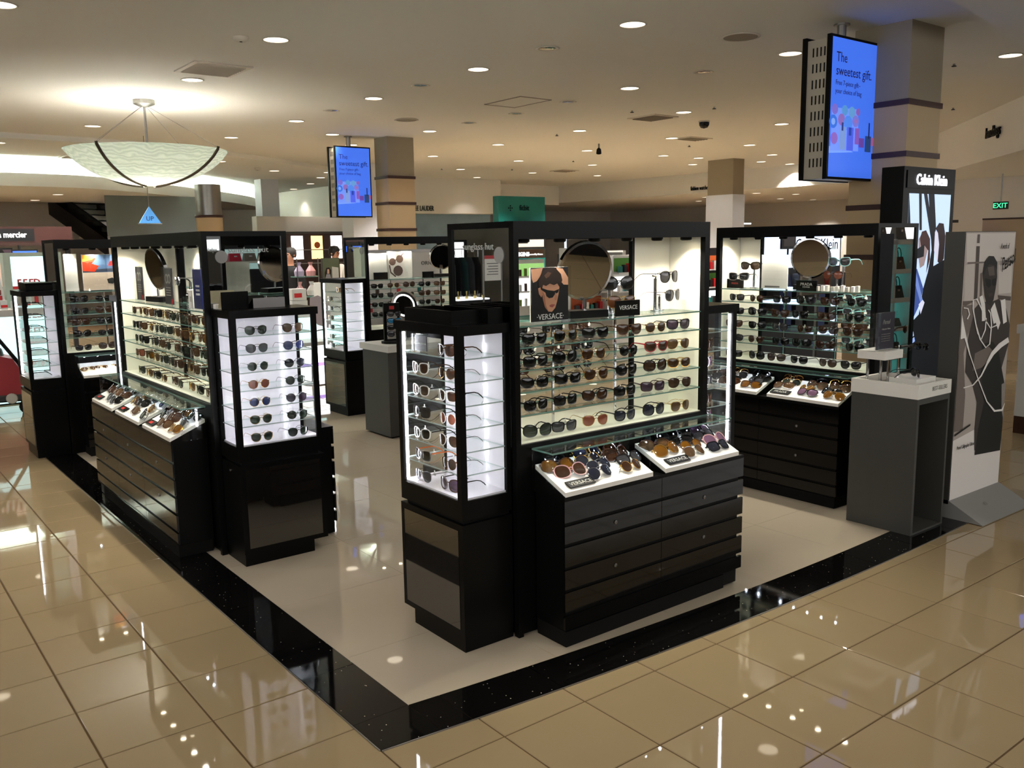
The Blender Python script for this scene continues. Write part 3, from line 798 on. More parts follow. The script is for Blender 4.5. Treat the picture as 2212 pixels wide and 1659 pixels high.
def header_lights(fr, root, L, n, y, aim=1):
    for k in range(n):
        x = L * (k + .5) / n
        q = fr.w(x, y, 4.52); q = (q[0] - fr.o[0], q[1] - fr.o[1], q[2])
        p = inst('spot', puck_me, root, q); inst('bulb', bulb_me, p)
        ld = bpy.data.lights.new('spot_light', 'SPOT'); ld.energy = PUCK; ld.color = (1.0, .93, .78); ld.spot_size = R(125); ld.spot_blend = .8; ld.shadow_soft_size = .02
        lo = bpy.data.objects.new('spot_light', ld); col.objects.link(lo); lo.parent = root; lo.location = (q[0] * S, q[1] * S, (q[2] - .035) * S)
        lo.rotation_euler = (0, 0, 0)

def unit(fr, L, label, white_from, ncol, ntray, x0=.24, x1=None, plates=(), back=True, lettering=None, mid=True, locks=((1, 0), (1, 1), (3, 0), (3, 1))):
    root = thing('display_unit', label, 'display unit', (fr.o[0], fr.o[1], 0))
    D = 1.26; x1 = x1 or L + .11
    for (a, b) in ((0, 0), (L - .09, 0), (0, D - .08), (L - .09, D - .08)):
        MB(fr).box(a, a + .09 if a else a + .07, b, b + .08, 0.011, 4.72).build('post', BLACK, root)
    for b in (0, D - .1):
        MB(fr).box(.07, L - .09, b, b + .1, 4.53, 4.72).build('header', BLACK, root)
    for a, e in ((0, .07), (L - .09, .09)):
        MB(fr).box(a, a + e, .08, D - .08, 4.65, 4.72).build('end_header', BLACK, root)
    MB(fr).box(.05, L - .05, .05, D - .05, 4.66, 4.70).build('top_panel', BLACK, root)
    MB(fr).box(.03, L - .03, .03, D - .03, .03, 2.2).build('base', BLACK, root)
    for b in (0, D - .06):
        MB(fr).box(.07, L - .09, b, b + .06, 2.19, 2.262).build('rail', BLACK, root)
    MB(fr).box(.04, L - .06, .04, D - .04, 2.2, DECK).build('display_deck', CREAM, root)
    MB(fr).box(.02, .045, .08, D - .08, 2.19, 4.65).build('end_mirror', MIRROR2, root)
    MB(fr).box(0, .07, .08, D - .08, 2.12, 2.22).build('end_rail', BLACK, root)
    MB(fr).box(L - .085, L - .02, .08, D - .08, 2.27, 4.65).build('end_panel', [CREAM], root)
    if white_from is not None:
        MB(fr).box(white_from, L - .09, D / 2 - .02, D / 2 + .02, DECK, 4.6).build('back_panel', CREAM, root)
        MB(fr).box(white_from - .045, white_from, D / 2 - .03, D / 2 + .03, DECK, 4.62).build('upright', BLACK, root)
    for i, z in enumerate(SHELF):
        for y0, y1 in ((.05, D / 2 - .04), (D / 2 + .04, D - .05)):
            MB(fr).box(.075, L - .095, y0, y1, z - .008, z + .008, 0, 1).build('glass_shelf', [GLASS, EDGE], root)
            for xx in (.12, L - .14, L * .5):
                MB(fr).box(xx, xx + .03, (y0 + y1) / 2 - .02, (y0 + y1) / 2 + .02, z - .03, z - .012).build('shelf_clip', CHROME, root)
    for xx in (L * .33, L * .66):
        MB(fr).box(xx, xx + .025, D / 2 - .012, D / 2 + .012, DECK, 3.56).build('standard', CHROME, root)
    drawers(fr, root, x0, x1, .53, ncol, False, locks)
    if back: drawers(fr, root, L - x1, L - x0, .53, ncol, True, ())
    header_lights(fr, root, L, 6 if L < 4 else 8, .17)
    wt = (x1 - x0 - .1 - .2 * (ntray - 1)) / max(ntray, 1)
    tr = trays(fr, root, x0, ntray, wt, .2, plates) if ntray else []
    return root, tr, wt

def tower(fr, label, lock=False, edge_strip=False):
    """lit showcase at the end of a unit; fr is the unit's frame, the tower stands at x < 0 (or beyond L: pass a frame that mirrors x)"""
    root = thing('showcase_tower', label, 'showcase', (fr.o[0], fr.o[1], 0))
    X0, X1, Y0, Y1 = -.69, -.012, .085, 1.35
    MB(fr).box(X0 + .01, X1, Y0 + .01, Y1 - .2, .009, .19).build('plinth', BLACK, root)
    MB(fr).box(X0, X1, Y0, Y1 + .02, .19, 1.47).build('body', BLACK, root)
    MB(fr).box(X0 - .006, X0, Y0 + .08, Y1 - .06, .26, 1.40).build('acrylic_panel', PANEL, root)
    MB(fr).box(X0 + .05, X1, Y0 + .05, Y1 - .05, 1.47, 1.52).build('neck', GAP, root)
    MB(fr).box(X0, X1, Y0, Y1, 1.52, 1.735).build('collar', BLACK, root)
    MB(fr).box(X0 + .03, X1, Y0 + .03, Y1 - .03, 1.735, 1.755).build('deck', TOWERW, root)
    MB(fr).box(X0 - .02, X1, Y0 - .02, Y1 + .02, 3.53, 3.635).build('top_slab', BLACK, root)
    for a, b, e, f in ((X0, Y0, .08, .08), (X0, Y1 - .08, .035, .08), (X1 - .06, Y0, .06, .05), (X1 - .06, Y1 - .05, .06, .05)):
        MB(fr).box(a, a + e, b, b + f, 1.735, 3.53).build('post', BLACK, root)
    MB(fr).box(X1 - .05, X1 - .005, Y0 + .05, Y1 - .05, 1.755, 3.53).build('back_panel', TOWERW, root)
    MB(fr).box(X0 + .012, X0 + .022, Y0 + .08, Y1 - .08, 1.74, 3.53).build('glass_pane', GLASSW, root)
    for b in (Y0 + .012, Y1 - .022):
        MB(fr).box(X0 + .08, X1 - .06, b, b + .01, 1.74, 3.53).build('glass_pane', GLASSW, root)
    for k in range(1, 7):
        z = 1.755 + .253 * k
        MB(fr).box(X0 + .04, X1 - .06, Y0 + .03, Y1 - .03, z - .007, z + .007, 0, 1).build('glass_shelf', [GLASS, EDGEW], root)
    if fr.flip: MB(fr).box(X0 + .05, X0 + .075, Y1 - .06, Y1 - .035, 1.76, 3.50).build('light_strip', LEDM, root)
    else: MB(fr).box(X0 + .036, X0 + .062, Y1 - .10, Y1 - .065, 1.76, 3.50).build('light_strip', LEDM, root)
    if fr.flip: MB(fr).box(X0 + .085, X0 + .105, Y0 + .035, Y0 + .065, 1.76, 3.50).build('light_strip', LEDM, root)
    elif edge_strip: MB(fr).box(X0 + .082, X0 + .10, Y0 + .04, Y0 + .065, 1.76, 3.50).build('light_strip', LEDM, root)
    else: MB(fr).box(X0 + .035, X0 + .065, Y0 + .085, Y0 + .105, 1.76, 3.50).build('light_strip', LEDM, root)
    if lock: q = fr.w(-.35, Y0 - .004, 1.36); inst('lock', lock_me, root, (q[0] - fr.o[0], q[1] - fr.o[1], q[2]), (0, 0, fr.rot))
    return root
def tower_glasses(fr, rows, where, group, cols=2, face=None):
    rt = fr.rot - math.pi / 2 if not fr.flip else fr.rot + math.pi / 2
    for k, row in enumerate(rows):
        z = 1.755 + .253 * (6 - k) + .011
        for c, spec in enumerate(row):
            if spec is None: continue
            y = 1.35 - (.32 if c == 0 else .87)
            q = fr.w(-.60, y, z)
            if fr.flip: pass
            st, f, l = spec[:3]
            glasses(st, f, l, q, rt + RND.uniform(-.08, .08), '%s shelf from top, %s column, %s' % (ORD[k] if k < 6 else 'bottom', ('left' if c == 0 else 'right') if not fr.flip else ('right' if c == 0 else 'left'), where), group, temple=spec[3] if len(spec) > 3 else None)

# ------------------------------------------------------------------ kiosk: five display units and their towers
FA = Frame(5.905, 7.57)
FB = Frame(4.27, 12.547, (0, 1), (1, 0))
FC = Frame(13.55, 7.82, (0, 1), (1, 0))
FD = Frame(11.46, 21.0)
FE = Frame(4.07, 21.25)
LA, LB, LC, LD, LE = 3.21, 4.82, 3.28, 3.21, 3.21
A, trA, wA = unit(FA, LA, 'black display unit with glass shelves and drawers, behind the poster of a man', 2.45, 2, 2)
B, trB, wB = unit(FB, LB, 'long black display unit at left, three trays above its drawers', 3.1, 3, 3, x0=.3, x1=4.98, locks=((1, 0), (1, 1), (3, 0), (3, 1), (1, 2), (3, 2)))
C, trC, wC = unit(FC, LC, 'black display unit behind the grey pedestal and the white tiered top', 2.72, 2, 2)
D, trD, wD = unit(FD, LD, 'far black display unit with a large picture of sunglasses on top', None, 2, 0)
E_, trE, wE = unit(FE, LE, 'far left black display unit with a picture of a beach on top', None, 2, 2)

tower(FA, 'tall lit showcase tower in front, with two black trays on top')
tower(FB, 'lit white showcase tower holding two columns of round sunglasses', True)
tower(FD, 'far lit showcase tower beside the cash counter')
tower(FE, 'far left lit showcase tower near the red cart')
tower(Frame(5.905 + LA, 7.57, (-1, 0), (0, 1)), 'half hidden lit showcase at the far end of the poster display')
tower(Frame(4.27, 12.547 + LB, (0, -1), (1, 0)), 'narrow lit showcase edge at the far end of the long left display', edge_strip=True)

# -- wall of unit A
ROWS_A = [[('wayfarer', 'black', 'dark'), ('aviator', 'gold', 'dark'), ('square', 'black', 'dark'), ('cateye', 'tortoise', 'brown'), ('round', 'gold', 'brown'), ('cateye', 'black', 'purple')],
          [('square', 'black', 'dark'), ('oversized', 'black', 'dark'), ('aviator', 'gold', 'brown'), ('round', 'black', 'dark'), ('cateye', 'red', 'brown'), ('aviator', 'gold', 'tan')],
          [('wayfarer', 'black', 'dark'), ('square', 'black', 'dark'), ('aviator', 'gold', 'brown'), ('cateye', 'black', 'dark'), ('oversized', 'black', 'brown'), ('wayfarer', 'gold', 'brown')],
          [('wayfarer', 'black', 'dark'), ('square', 'black', 'dark'), ('cateye', 'black', 'brown'), ('square', 'black', 'dark'), ('square', 'brown', 'purple'), ('aviator', 'brown', 'brown')],
          [('oversized', 'black', 'green'), ('square', 'black', 'grey'), ('aviator', 'gold', 'rose'), ('cateye', 'black', 'bluegrey'), ('oversized', 'black', 'bluegrey'), ('aviator', 'gold', 'tan')]]
XA = [6.33, 6.79, 7.27, 7.80, 8.31, 8.76]
for r_, row in enumerate(ROWS_A):
    z = (SHELF[1:] + [DECK])[r_] + .013
    for c, (st, f, l) in enumerate(row):
        glasses(st, f, l, (XA[c] + RND.uniform(-.03, .03), 7.72 + RND.uniform(-.02, .03), z), R(-6) + RND.uniform(-.16, .12), '%s from left, %s shelf below the poster of a man' % (ORD[c], ORD[r_]), 'sunglasses on the shelves below the poster')
for r_ in range(3):
    for c in range(4):
        st, f, l = [('square', 'black', 'dark'), ('round', 'black', 'dark'), ('oversized', 'black', 'dark'), ('wayfarer', 'tortoise', 'brown')][(r_ + c) % 4]
        glasses(st, f, l, (6.3 + .5 * c + RND.uniform(-.05, .05), 8.62, SHELF[1 + r_] + .013), math.pi + RND.uniform(-.15, .15), 'facing away, rear of %s shelf below the poster, %s from left' % (ORD[r_], ORD[c]), 'sunglasses on the rear side of the poster display')
# -- trays of unit A
TA = [[None, ('aviator', 'silver', 'bluegrey'), ('round', 'gold', 'brown'), ('oversized', 'pink', 'brown'), ('aviator', 'silver', 'bluegrey'), ('cateye', 'black', 'grey'), ('oversized', 'tortoise', 'amber'), ('aviator', 'gold', 'bluegrey'), ('oversized', 'brown', 'brown'), ('square', 'black', 'dark'), ('oversized', 'gold', 'bluegrey'), ('cateye', 'brown', 'brown')],
      [None, ('aviator', 'silver', 'tan'), ('square', 'black', 'bluegrey'), ('oversized', 'gold', 'amber'), ('round', 'tortoise', 'amber'), ('oversized', 'pink', 'pink'), ('oversized', 'brown', 'tan'), ('square', 'black', 'dark'), ('wayfarer', 'black', 'grey'), ('oversized', 'black', 'dark'), ('square', 'black', 'dark'), ('cateye', 'black', 'purple')]]
RW = {3: ['front', 'middle', 'back'], 4: ['front', 'second', 'third', 'back']}
def fill_trays(fr, trs, wt, specs, names, group, heading=0.0, flipcols=False):
    cn = ['left', 'centre', 'right']
    for k, xa in enumerate(trs):
        for i, (r_, c, x, y, z) in enumerate(tray_spots(fr, xa, wt, 3, len(specs[k]) // 3)):
            sp = specs[k][i]
            if sp is None: continue
            q = fr.w(x + (.05 if r_ % 2 else -.03) + RND.uniform(-.03, .03), y, z + .03)
            glasses(sp[0], sp[1], sp[2], q, fr.rot + heading + RND.uniform(-.38, .3), '%s row %s, lying in %s' % (RW[len(specs[k]) // 3][r_], cn[2 - c] if flipcols else cn[c], names[k]), group, True, R(-42) + RND.uniform(-.08, .05), RND.uniform(-.05, .05), size=1.12)
fill_trays(FA, trA, wA, TA, ['the near white tray below the poster', 'the far white tray below the poster'], 'sunglasses in the trays below the poster')
TXT = mat('text_silver', (190, 188, 180), .35)
TXTW = mat('text_white', (235, 235, 232), .5)
def plate(fr, xa, wt, col_, label, body, group, tm=TXT, red=False):
    th = math.atan2(.22, .515)
    x = xa + wt * (col_ + .5) / 3
    q = fr.w(x, -.45, 1.846)
    t = thing('name_plate', label, 'name plate', q, fr.rot, group)
    t.rotation_euler = (th, 0, fr.rot)
    MB().box(-.19, .19, -.055, .055, 0, .012).build('plate', BLACK, t)
    if red:
        MB().box(-.07, .07, -.025, .025, .012, .015).build('logo_patch', mat('red_logo', (190, 40, 36), .5), t)
    else:
        o = text(body, tm, (0, -.03, .0135), .055, parent=t, ext=.001); o.rotation_euler = (0, 0, 0)
plate(FA, trA[0], wA, .15, 'black VERSACE name plate in the near white tray', 'VERSACE', 'tray name plates')
plate(FA, trA[1], wA, .15, 'black VERSACE name plate in the far white tray', 'VERSACE', 'tray name plates')

# -- tower A (left column, right column; top first)
TWA = [[None, ('wayfarer', 'tortoise', 'brown')], [('cateye', 'white', 'brown', 'brown'), ('round', 'gold', 'brown', 'brown')], [('wayfarer', 'white', 'brown', 'black'), ('square', 'white', 'brown', 'black')],
       [('square', 'black', 'dark'), ('round', 'white', 'rose', 'brown')], [('wayfarer', 'white', 'dark', 'black'), ('aviator', 'white', 'brown', 'black')], [('square', 'silver', 'dark', 'orange'), ('round', 'tortoise', 'brown', 'black')],
       [('aviator', 'silver', 'bluegrey', 'black'), ('oversized', 'brown', 'purple', 'black')]]
tower_glasses(FA, TWA, 'front lit tower', 'sunglasses in the front tower')
# -- tower B (right column first)
TWB = [[('panto', 'tortoise', 'tan'), ('panto', 'black', 'green')], [('panto', 'navy', 'blue'), ('panto', 'black', 'grey')], [('round', 'black', 'bluegrey'), ('round', 'silver', 'green')], [('round', 'black', 'green'), ('round', 'gold', 'rose')],
       [('round', 'black', 'purple'), ('round', 'gold', 'turquoise')], [('round', 'black', 'green'), ('panto', 'gold', 'green')], [('panto', 'black', 'green'), ('panto', 'gold', 'green')]]
for r_ in TWB:
    for i in (0, 1):
        if r_[i][2] == 'turquoise': r_[i] = ('round', 'gold', 'blue')
tower_glasses(FB, TWB, 'tower of round sunglasses', 'sunglasses in the white left tower')
TWD = [[None, ('square', 'gold', 'tan')]] + [[('wayfarer', 'white', 'bluegrey', 'black'), None] if k % 2 else [('round', 'gold', 'brown', 'black'), None] for k in range(6)]
tower_glasses(FD, TWD, 'far tower by the counter', 'sunglasses in the far tower')
tower_glasses(FE, [[None, ('wayfarer', 'black', 'dark')], [None, ('square', 'black', 'dark')], [None, ('wayfarer', 'black', 'grey')], [None, ('cateye', 'black', 'dark')], [None, ('square', 'black', 'dark')], [None, ('wayfarer', 'tortoise', 'brown')], [None, ('square', 'black', 'grey')]],
              'far left tower', 'sunglasses in the far left tower')
F2 = Frame(5.905 + LA, 7.57, (-1, 0), (0, 1))
for k in range(1, 7):
    glasses(*[('aviator', 'silver', 'grey'), ('square', 'tortoise', 'brown'), ('oversized', 'silver', 'pink')][k % 3], F2.w(-.4, .3, 1.755 + .253 * (6 - k) + .011), R(20), '%s shelf of the half hidden showcase tower' % ORD[k], 'sunglasses in the half hidden tower')

# -- wall of unit B
for r_ in range(5):
    z = (SHELF[1:] + [DECK])[r_] + .013
    for c in range(10):
        st, f, l = [('wayfarer', 'tortoise', 'brown'), ('wayfarer', 'black', 'green'), ('square', 'black', 'dark'), ('round', 'gold', 'brown'), ('panto', 'brown', 'green'), ('aviator', 'gold', 'tan'), ('square', 'tortoise', 'tan')][(c * 3 + r_ * 2 + (c * r_) % 3) % 7]
        if (r_, c) == (3, 1): l = 'amber'
        if (r_, c) == (1, 8): l = 'amber'
        if (r_, c) == (3, 0): l = 'rose'
        y = 16.75 - .43 * c + RND.uniform(-.04, .04) - .04 * r_
        if y < 12.72: continue
        glasses(st, f, l, (4.42 + RND.uniform(-.02, .03), y, z), R(-90) + RND.uniform(-.1, .22), '%s from left, %s shelf of long left display' % (ORD[c], ORD[r_]), 'sunglasses on the long left display')
TB = [[pick() for _ in range(9)] for _ in range(3)]
for k in range(3):
    TB[k][2] = None
TB[0][0] = ('wayfarer', 'gold', 'amber'); TB[0][7] = ('square', 'black', 'amber'); TB[1][3] = ('aviator', 'gold', 'tan'); TB[1][6] = ('panto', 'navy', 'blue')
fill_trays(FB, trB, wB, TB, ['the nearest of three left trays', 'the middle of three left trays', 'the farthest of three left trays'], 'sunglasses in the three left trays', 0, True)
for k, nm in enumerate(('nearest', 'middle', 'farthest')):
    plate(FB, trB[k], wB, 2, 'black name plate with a red patch in the %s left tray' % nm, '', 'red patch name plates', red=True)

# -- wall of unit C
for r_ in range(5):
    z = (SHELF[1:] + [DECK])[r_] + .013
    for c in range(6):
        st, f, l = [('wayfarer', 'black', 'grey'), ('round', 'tortoise', 'brown'), ('square', 'black', 'dark'), ('oversized', 'black', 'dark'), ('cateye', 'brown', 'brown'), ('cateye', 'black', 'dark')][(c + 2 * r_) % 6 if c not in (4, 5) else (c if r_ != 2 else 4)]
        glasses(st, f, l, (13.70 + RND.uniform(-.02, .03), 10.75 - .49 * c + RND.uniform(-.05, .05), z), R(-90) + RND.uniform(-.12, .2), '%s from left, %s shelf behind the grey pedestal' % (ORD[c], ORD[r_]), 'sunglasses on the display behind the pedestal')
for r_ in range(4):
    for c in range(2 if r_ != 2 else 3):
        st, f, l = ('cateye', 'teal', 'grey') if r_ != 2 else ('oversized', 'tortoise', 'brown')
        glasses(st, f, l, (14.62, 8.85 - .42 * c, SHELF[1 + r_] + .013), R(90) + RND.uniform(-.1, .1), 'rear of %s shelf behind the pedestal, %s from left' % (ORD[r_], ORD[c]), 'sunglasses at the rear of the pedestal display', size=1.1)
TC = [[pick() for _ in range(12)] for _ in range(2)]
TC[0][2] = TC[1][2] = None; TC[0][4] = ('round', 'gold', 'amber'); TC[0][1] = ('cateye', 'black', 'pink'); TC[1][0] = ('square', 'tortoise', 'amber'); TC[0][0] = ('aviator', 'gold', 'amber')
fill_trays(FC, trC, wC, TC, ['the nearer tray beside the pedestal', 'the farther tray beside the pedestal'], 'sunglasses in the trays beside the pedestal', 0, True)
plate(FC, trC[0], wC, 2, 'black PRADA name plate in the nearer tray beside the pedestal', 'PRADA', 'tray name plates')
plate(FC, trC[1], wC, 2, 'black PRADA name plate in the farther tray beside the pedestal', 'PRADA', 'tray name plates')

# -- walls of the far units
for r_ in range(4):
    for c in range(6):
        st, f, l = pick()
        if (r_, c) == (2, 5): f = 'white'
        glasses(st, f, l, (11.85 + .5 * c, 21.15, SHELF[1 + r_] + .013), RND.uniform(-.25, .15), '%s from left, %s shelf of the far centre display' % (ORD[c], ORD[r_]), 'sunglasses on the far centre display')
for r_ in range(5):
    for c in range(2):
        st, f, l = [('oversized', 'black', 'dark'), ('wayfarer', 'black', 'dark'), ('oversized', 'tortoise', 'brown')][(r_ + c) % 3]
        glasses(st, f, l, (4.52 + .5 * c, 21.4, (SHELF[1:] + [DECK])[r_] + .013), R(5), '%s from left, %s shelf of the far left display' % (ORD[c], ORD[r_]), 'sunglasses on the far left display')
for c in range(3):
    glasses('aviator', 'gold', 'tan', (4.5 + .25 * c, 20.9 + .03 * c, 1.9), R(10 - 12 * c), '%s from left, in the tray of the far left display' % ORD[c], 'sunglasses in the far left tray', True, R(-62))

# ------------------------------------------------------------------ things on the top shelves and on the towers
def print_mesh(name, par, W, H, polys, y=-.004, z0=0.0, emit=False):
    """flat print of coloured shapes on a W x H sheet; shapes in 0..1 units, later ones on top"""
    mats = []; mb = MB()
    for i, (rgb, pts) in enumerate(polys):
        key = 'ink_%d_%d_%d%s' % (*rgb, '_lit' if emit else '')
        m = mat(key, rgb, .5, .3) if not emit else mat(key, rgb, .4, .3, emit=emit)
        if m not in mats: mats.append(m)
        n = len(pts); yy = y - .0006 * i
        P = [((a - .5) * W, yy, z0 + b * H) for a, b in pts]
        ar = sum(pts[k][0] * pts[(k + 1) % n][1] - pts[(k + 1) % n][0] * pts[k][1] for k in range(n))
        if ar < 0: P = P[::-1]
        mb.add(P, [tuple(range(n))], mats.index(m))
    o = mb.build(name, mats, par)
    # concave shapes: triangulate
    bm = bmesh.new(); bm.from_mesh(o.data); bmesh.ops.triangulate(bm, faces=bm.faces[:], ngon_method='EAR_CLIP'); bm.to_mesh(o.data); bm.free()
    return o
def NZ(x0, y0, x1, y1):
    return lambda *p: [((a - x0) / (x1 - x0), 1 - (b - y0) / (y1 - y0)) for a, b in p]
def acrylic_sign(name, label, cat, loc, rot, W, H, group=None, foot=True):
    t = thing(name, label, cat, loc, rot, group)
    MB().box(-W / 2 - .015, W / 2 + .015, -.022, -.012, 0, H + .01).build('acrylic_front', ACRY, t)
    MB().box(-W / 2 - .015, W / 2 + .015, .03, .042, 0, H + .01).build('acrylic_back', ACRY, t)
    if foot: MB().box(-W / 2 - .03, W / 2 + .03, -.05, .1, -.0, .012).build('foot', ACRY, t)
    return t

# portrait poster on unit A
t = acrylic_sign('poster_stand', 'clear stand with a photo of a man in black sunglasses, hands in hair', 'poster', (6.56, 7.74, 3.59), R(0), .56, .62)
MB().box(-.28, .28, .013, .029, .015, .62).build('poster', PAPER, t)
n = NZ(690, 455, 1000, 895)
print_mesh('print', t, .56, .605, [((16, 15, 20), [(0, 0), (1, 0), (1, 1), (0, 1)]), ((188, 140, 112), n((695, 465), (790, 458), (772, 520), (742, 562), (712, 575), (700, 540))), ((196, 148, 120), n((900, 458), (955, 470), (1000, 545), (1000, 605), (962, 602), (932, 566), (918, 510))),
    ((206, 152, 122), n((785, 615), (790, 590), (905, 585), (926, 620), (918, 680), (905, 740), (890, 790), (862, 822), (832, 818), (805, 780), (790, 720), (782, 665))), ((170, 112, 86), n((785, 640), (805, 690), (812, 760), (832, 818), (805, 780), (790, 720))),
    ((190, 135, 108), n((750, 622), (775, 612), (788, 660), (776, 698), (756, 668))), ((42, 28, 24), n((752, 600), (758, 540), (785, 485), (835, 460), (898, 466), (938, 512), (950, 566), (930, 612), (908, 590), (880, 602), (845, 588), (815, 606), (790, 596), (782, 628), (765, 612))),
    ((92, 66, 54), n((800, 520), (830, 490), (860, 500), (840, 530), (815, 545))), ((10, 9, 11), n((768, 616), (828, 640), (880, 650), (922, 636), (914, 664), (888, 676), (868, 704), (838, 708), (816, 690), (808, 660), (772, 634))),
    ((160, 84, 78), n((838, 768), (862, 758), (888, 764), (866, 786), (846, 780))), ((190, 132, 104), n((888, 660), (906, 700), (898, 728), (880, 726)))], y=.012, z0=.015)
text('\u00b7VERSACE\u00b7', TXTW, (0, .001, .035), .062, parent=t, ext=.001, sx=1.0)
def round_mirror(label, loc, rot, tilt=8, lit=True, r=.36, zc=.56):
    t = thing('round_mirror', label, 'mirror', loc, rot)
    MB().box(-.26, .26, -.12, .12, 0, .09).build('base', BLACK, t)
    MB().cyl((0, 0, 0), .025, .09, zc - r + .02, 10).build('stem', CHROME, t)
    m = MB().lathe([(0, -.03), (r - .03, -.03)], 32, axis='y').build('mirror_face', MIRROR, t); m.location = (0, 0, zc * S); m.rotation_euler = (R(tilt), 0, 0)
    f = MB().lathe([(r - .03, -.034), (r, -.03), (r, .03), (r - .05, .045), (0, .045)], 32, axis='y').build('rim', CHROME, t, smooth=False); f.location = (0, 0, zc * S); f.rotation_euler = (R(tilt), 0, 0)
    return t
round_mirror('round chrome mirror on a black base, beside the poster of a man', (7.28, 7.95, 3.59), R(-14), 11)
def name_stand(label, loc, rot, W, H, body, tm=TXTW, th=.05, color=BLACK, sub=None):
    t = thing('name_stand', label, 'sign', loc, rot, 'name stands')
    MB().box(-W / 2, W / 2, 0, .03, 0, H).build('plaque', color, t)
    MB().box(-W / 2 - .03, W / 2 + .03, -.022, -.014, 0, H + .02).build('acrylic_front', ACRY, t)
    if body: text(body, tm, (0, -.004, H * (.42 if not sub else .5)), th, parent=t, ext=.001)
    if sub: text(sub, tm, (0, -.004, H * .3), th * .45, parent=t, ext=.001)
    return t
name_stand('black VERSACE plaque beside the round mirror', (7.79, 7.72, 3.588), R(-4), .38, .19, 'VERSACE')
def glass_stand(label, loc, rot, hs, specs, where):
    t = thing('sunglasses_stand', label, 'display stand', loc, rot)
    for k, (dx, h) in enumerate(hs):
        MB().cyl((dx, .02, 0), .022, 0, h, 10).build('rod', CHROME, t); MB().tube([(dx, .02, h), (dx - .02, .0, h + .03), (dx - .12, -.0, h + .04)], .012, 6).build('arm', CHROME, t)
        MB().cyl((dx, .02, 0), .07, 0, .015, 12).build('foot', CHROME, t)
        c, s_ = math.cos(rot), math.sin(rot); x, y = dx, -.20
        glasses(*specs[k], (loc[0] + x * c - y * s_, loc[1] + x * s_ + y * c, loc[2] + h - .05), rot + R(-8 + 6 * k), where[k], 'sunglasses on stands', tagged=False, size=1.15)
glass_stand('pair of chrome rods holding two teardrop sunglasses, against the cream panel', (8.58, 7.98, 3.588), R(18), [(-.02, .42), (.1, .18)], [('aviator', 'black', 'grey'), ('aviator', 'silver', 'grey')], ['upper pair on the rods at the cream panel', 'lower pair on the rods at the cream panel'])
glass_stand('chrome rods holding two sunglasses beside the VERSACE plaque', (7.86, 8.05, 3.588), R(-10), [(-.05, .36), (.0, .14)], [('oversized', 'black', 'dark'), ('aviator', 'gold', 'brown')], ['upper pair on rods above the VERSACE plaque', 'lower pair on rods above the VERSACE plaque'])
for k, x in enumerate((8.32, 8.42, 8.86)):
    t = thing('acrylic_block', 'small clear acrylic block on the top shelf, %s from left' % ORD[k], 'block', (x, 7.82, 3.588), 0, 'acrylic blocks'); MB().bbox(-.04, .04, -.04, .04, 0, .1 + .02 * k, .008).build('block', ACRY, t)

t = acrylic_sign('acrylic_sign', 'small clear sign with a grey card on the top shelf of the front tower', 'sign', (5.33, 8.6, 3.283), R(-90), .24, .19, None, False); MB().box(-.12, .12, .013, .029, .008, .185).build('card', mat('grey_print_card', (92, 92, 96), .4), t)
text('DOLCE&GABBANA', TXTW, (0, .009, .085), .02, '-y', t, ext=.0005)
# tower tops
def open_tray(label, loc, W, Dp, H, rot=0):
    t = thing('black_tray', label, 'tray', loc, rot, 'black trays on the front tower')
    e = .02
    MB().box(-W / 2, W / 2, -Dp / 2, Dp / 2, 0, .02).build('bottom', BLACK, t)
    for a in ((-W / 2, W / 2, -Dp / 2, -Dp / 2 + e), (-W / 2, W / 2, Dp / 2 - e, Dp / 2), (-W / 2, -W / 2 + e, -Dp / 2 + e, Dp / 2 - e), (W / 2 - e, W / 2, -Dp / 2 + e, Dp / 2 - e)):
        MB().box(*a, .02, H).build('side', BLACK, t)
open_tray('open black tray on the front tower, nearer to its edge', (5.45, 8.28, 3.637), .42, .95, .15)
open_tray('open black tray on the front tower, against the glass', (5.74, 8.12, 3.637), .2, .85, .16)
t = thing('black_box', 'flat black box on top of the far left tower', 'box', (3.75, 21.95, 3.637)); MB().bbox(-.25, .28, -.42, .42, 0, .14, .012).build('carton', BLACK, t); MB().box(-.26, .29, -.43, .43, .14, .17).build('lid', BLACK, t)
t = thing('black_card', 'black folded card standing on the white left tower', 'card', (4.60, 12.28, 3.637), R(4)); MB().box(-.2, .2, 0, .012, 0, .24).build('front_leaf', BLACK, t)
MB().add([(-.2, .012, .24), (-.2, .13, 0), (-.2, .0, 0), (.2, .012, .24), (.2, .13, 0), (.2, 0, 0)], [(0, 1, 4, 3), (2, 5, 4, 1)]).build('back_leaf', mat('cream_card', (225, 215, 180), .6), t)
t = thing('grey_card', 'low grey folded card standing on the white left tower', 'card', (5.06, 12.18, 3.637), R(-3)); MB().box(-.23, .23, 0, .012, 0, .14).build('front_leaf', mat('grey_card', (150, 148, 150), .5), t)
MB().add([(-.23, .012, .14), (-.28, .16, 0), (-.23, .0, 0), (.23, .012, .14), (.23, .16, 0), (.23, 0, 0)], [(0, 1, 4, 3), (2, 5, 4, 1)]).build('back_leaf', BLACK, t)
t = thing('white_box', 'tiny white box on the edge of the white left tower', 'box', (4.42, 12.44, 3.637)); MB().bbox(-.06, .06, -.05, .05, 0, .07, .005).build('carton', PAPER, t)

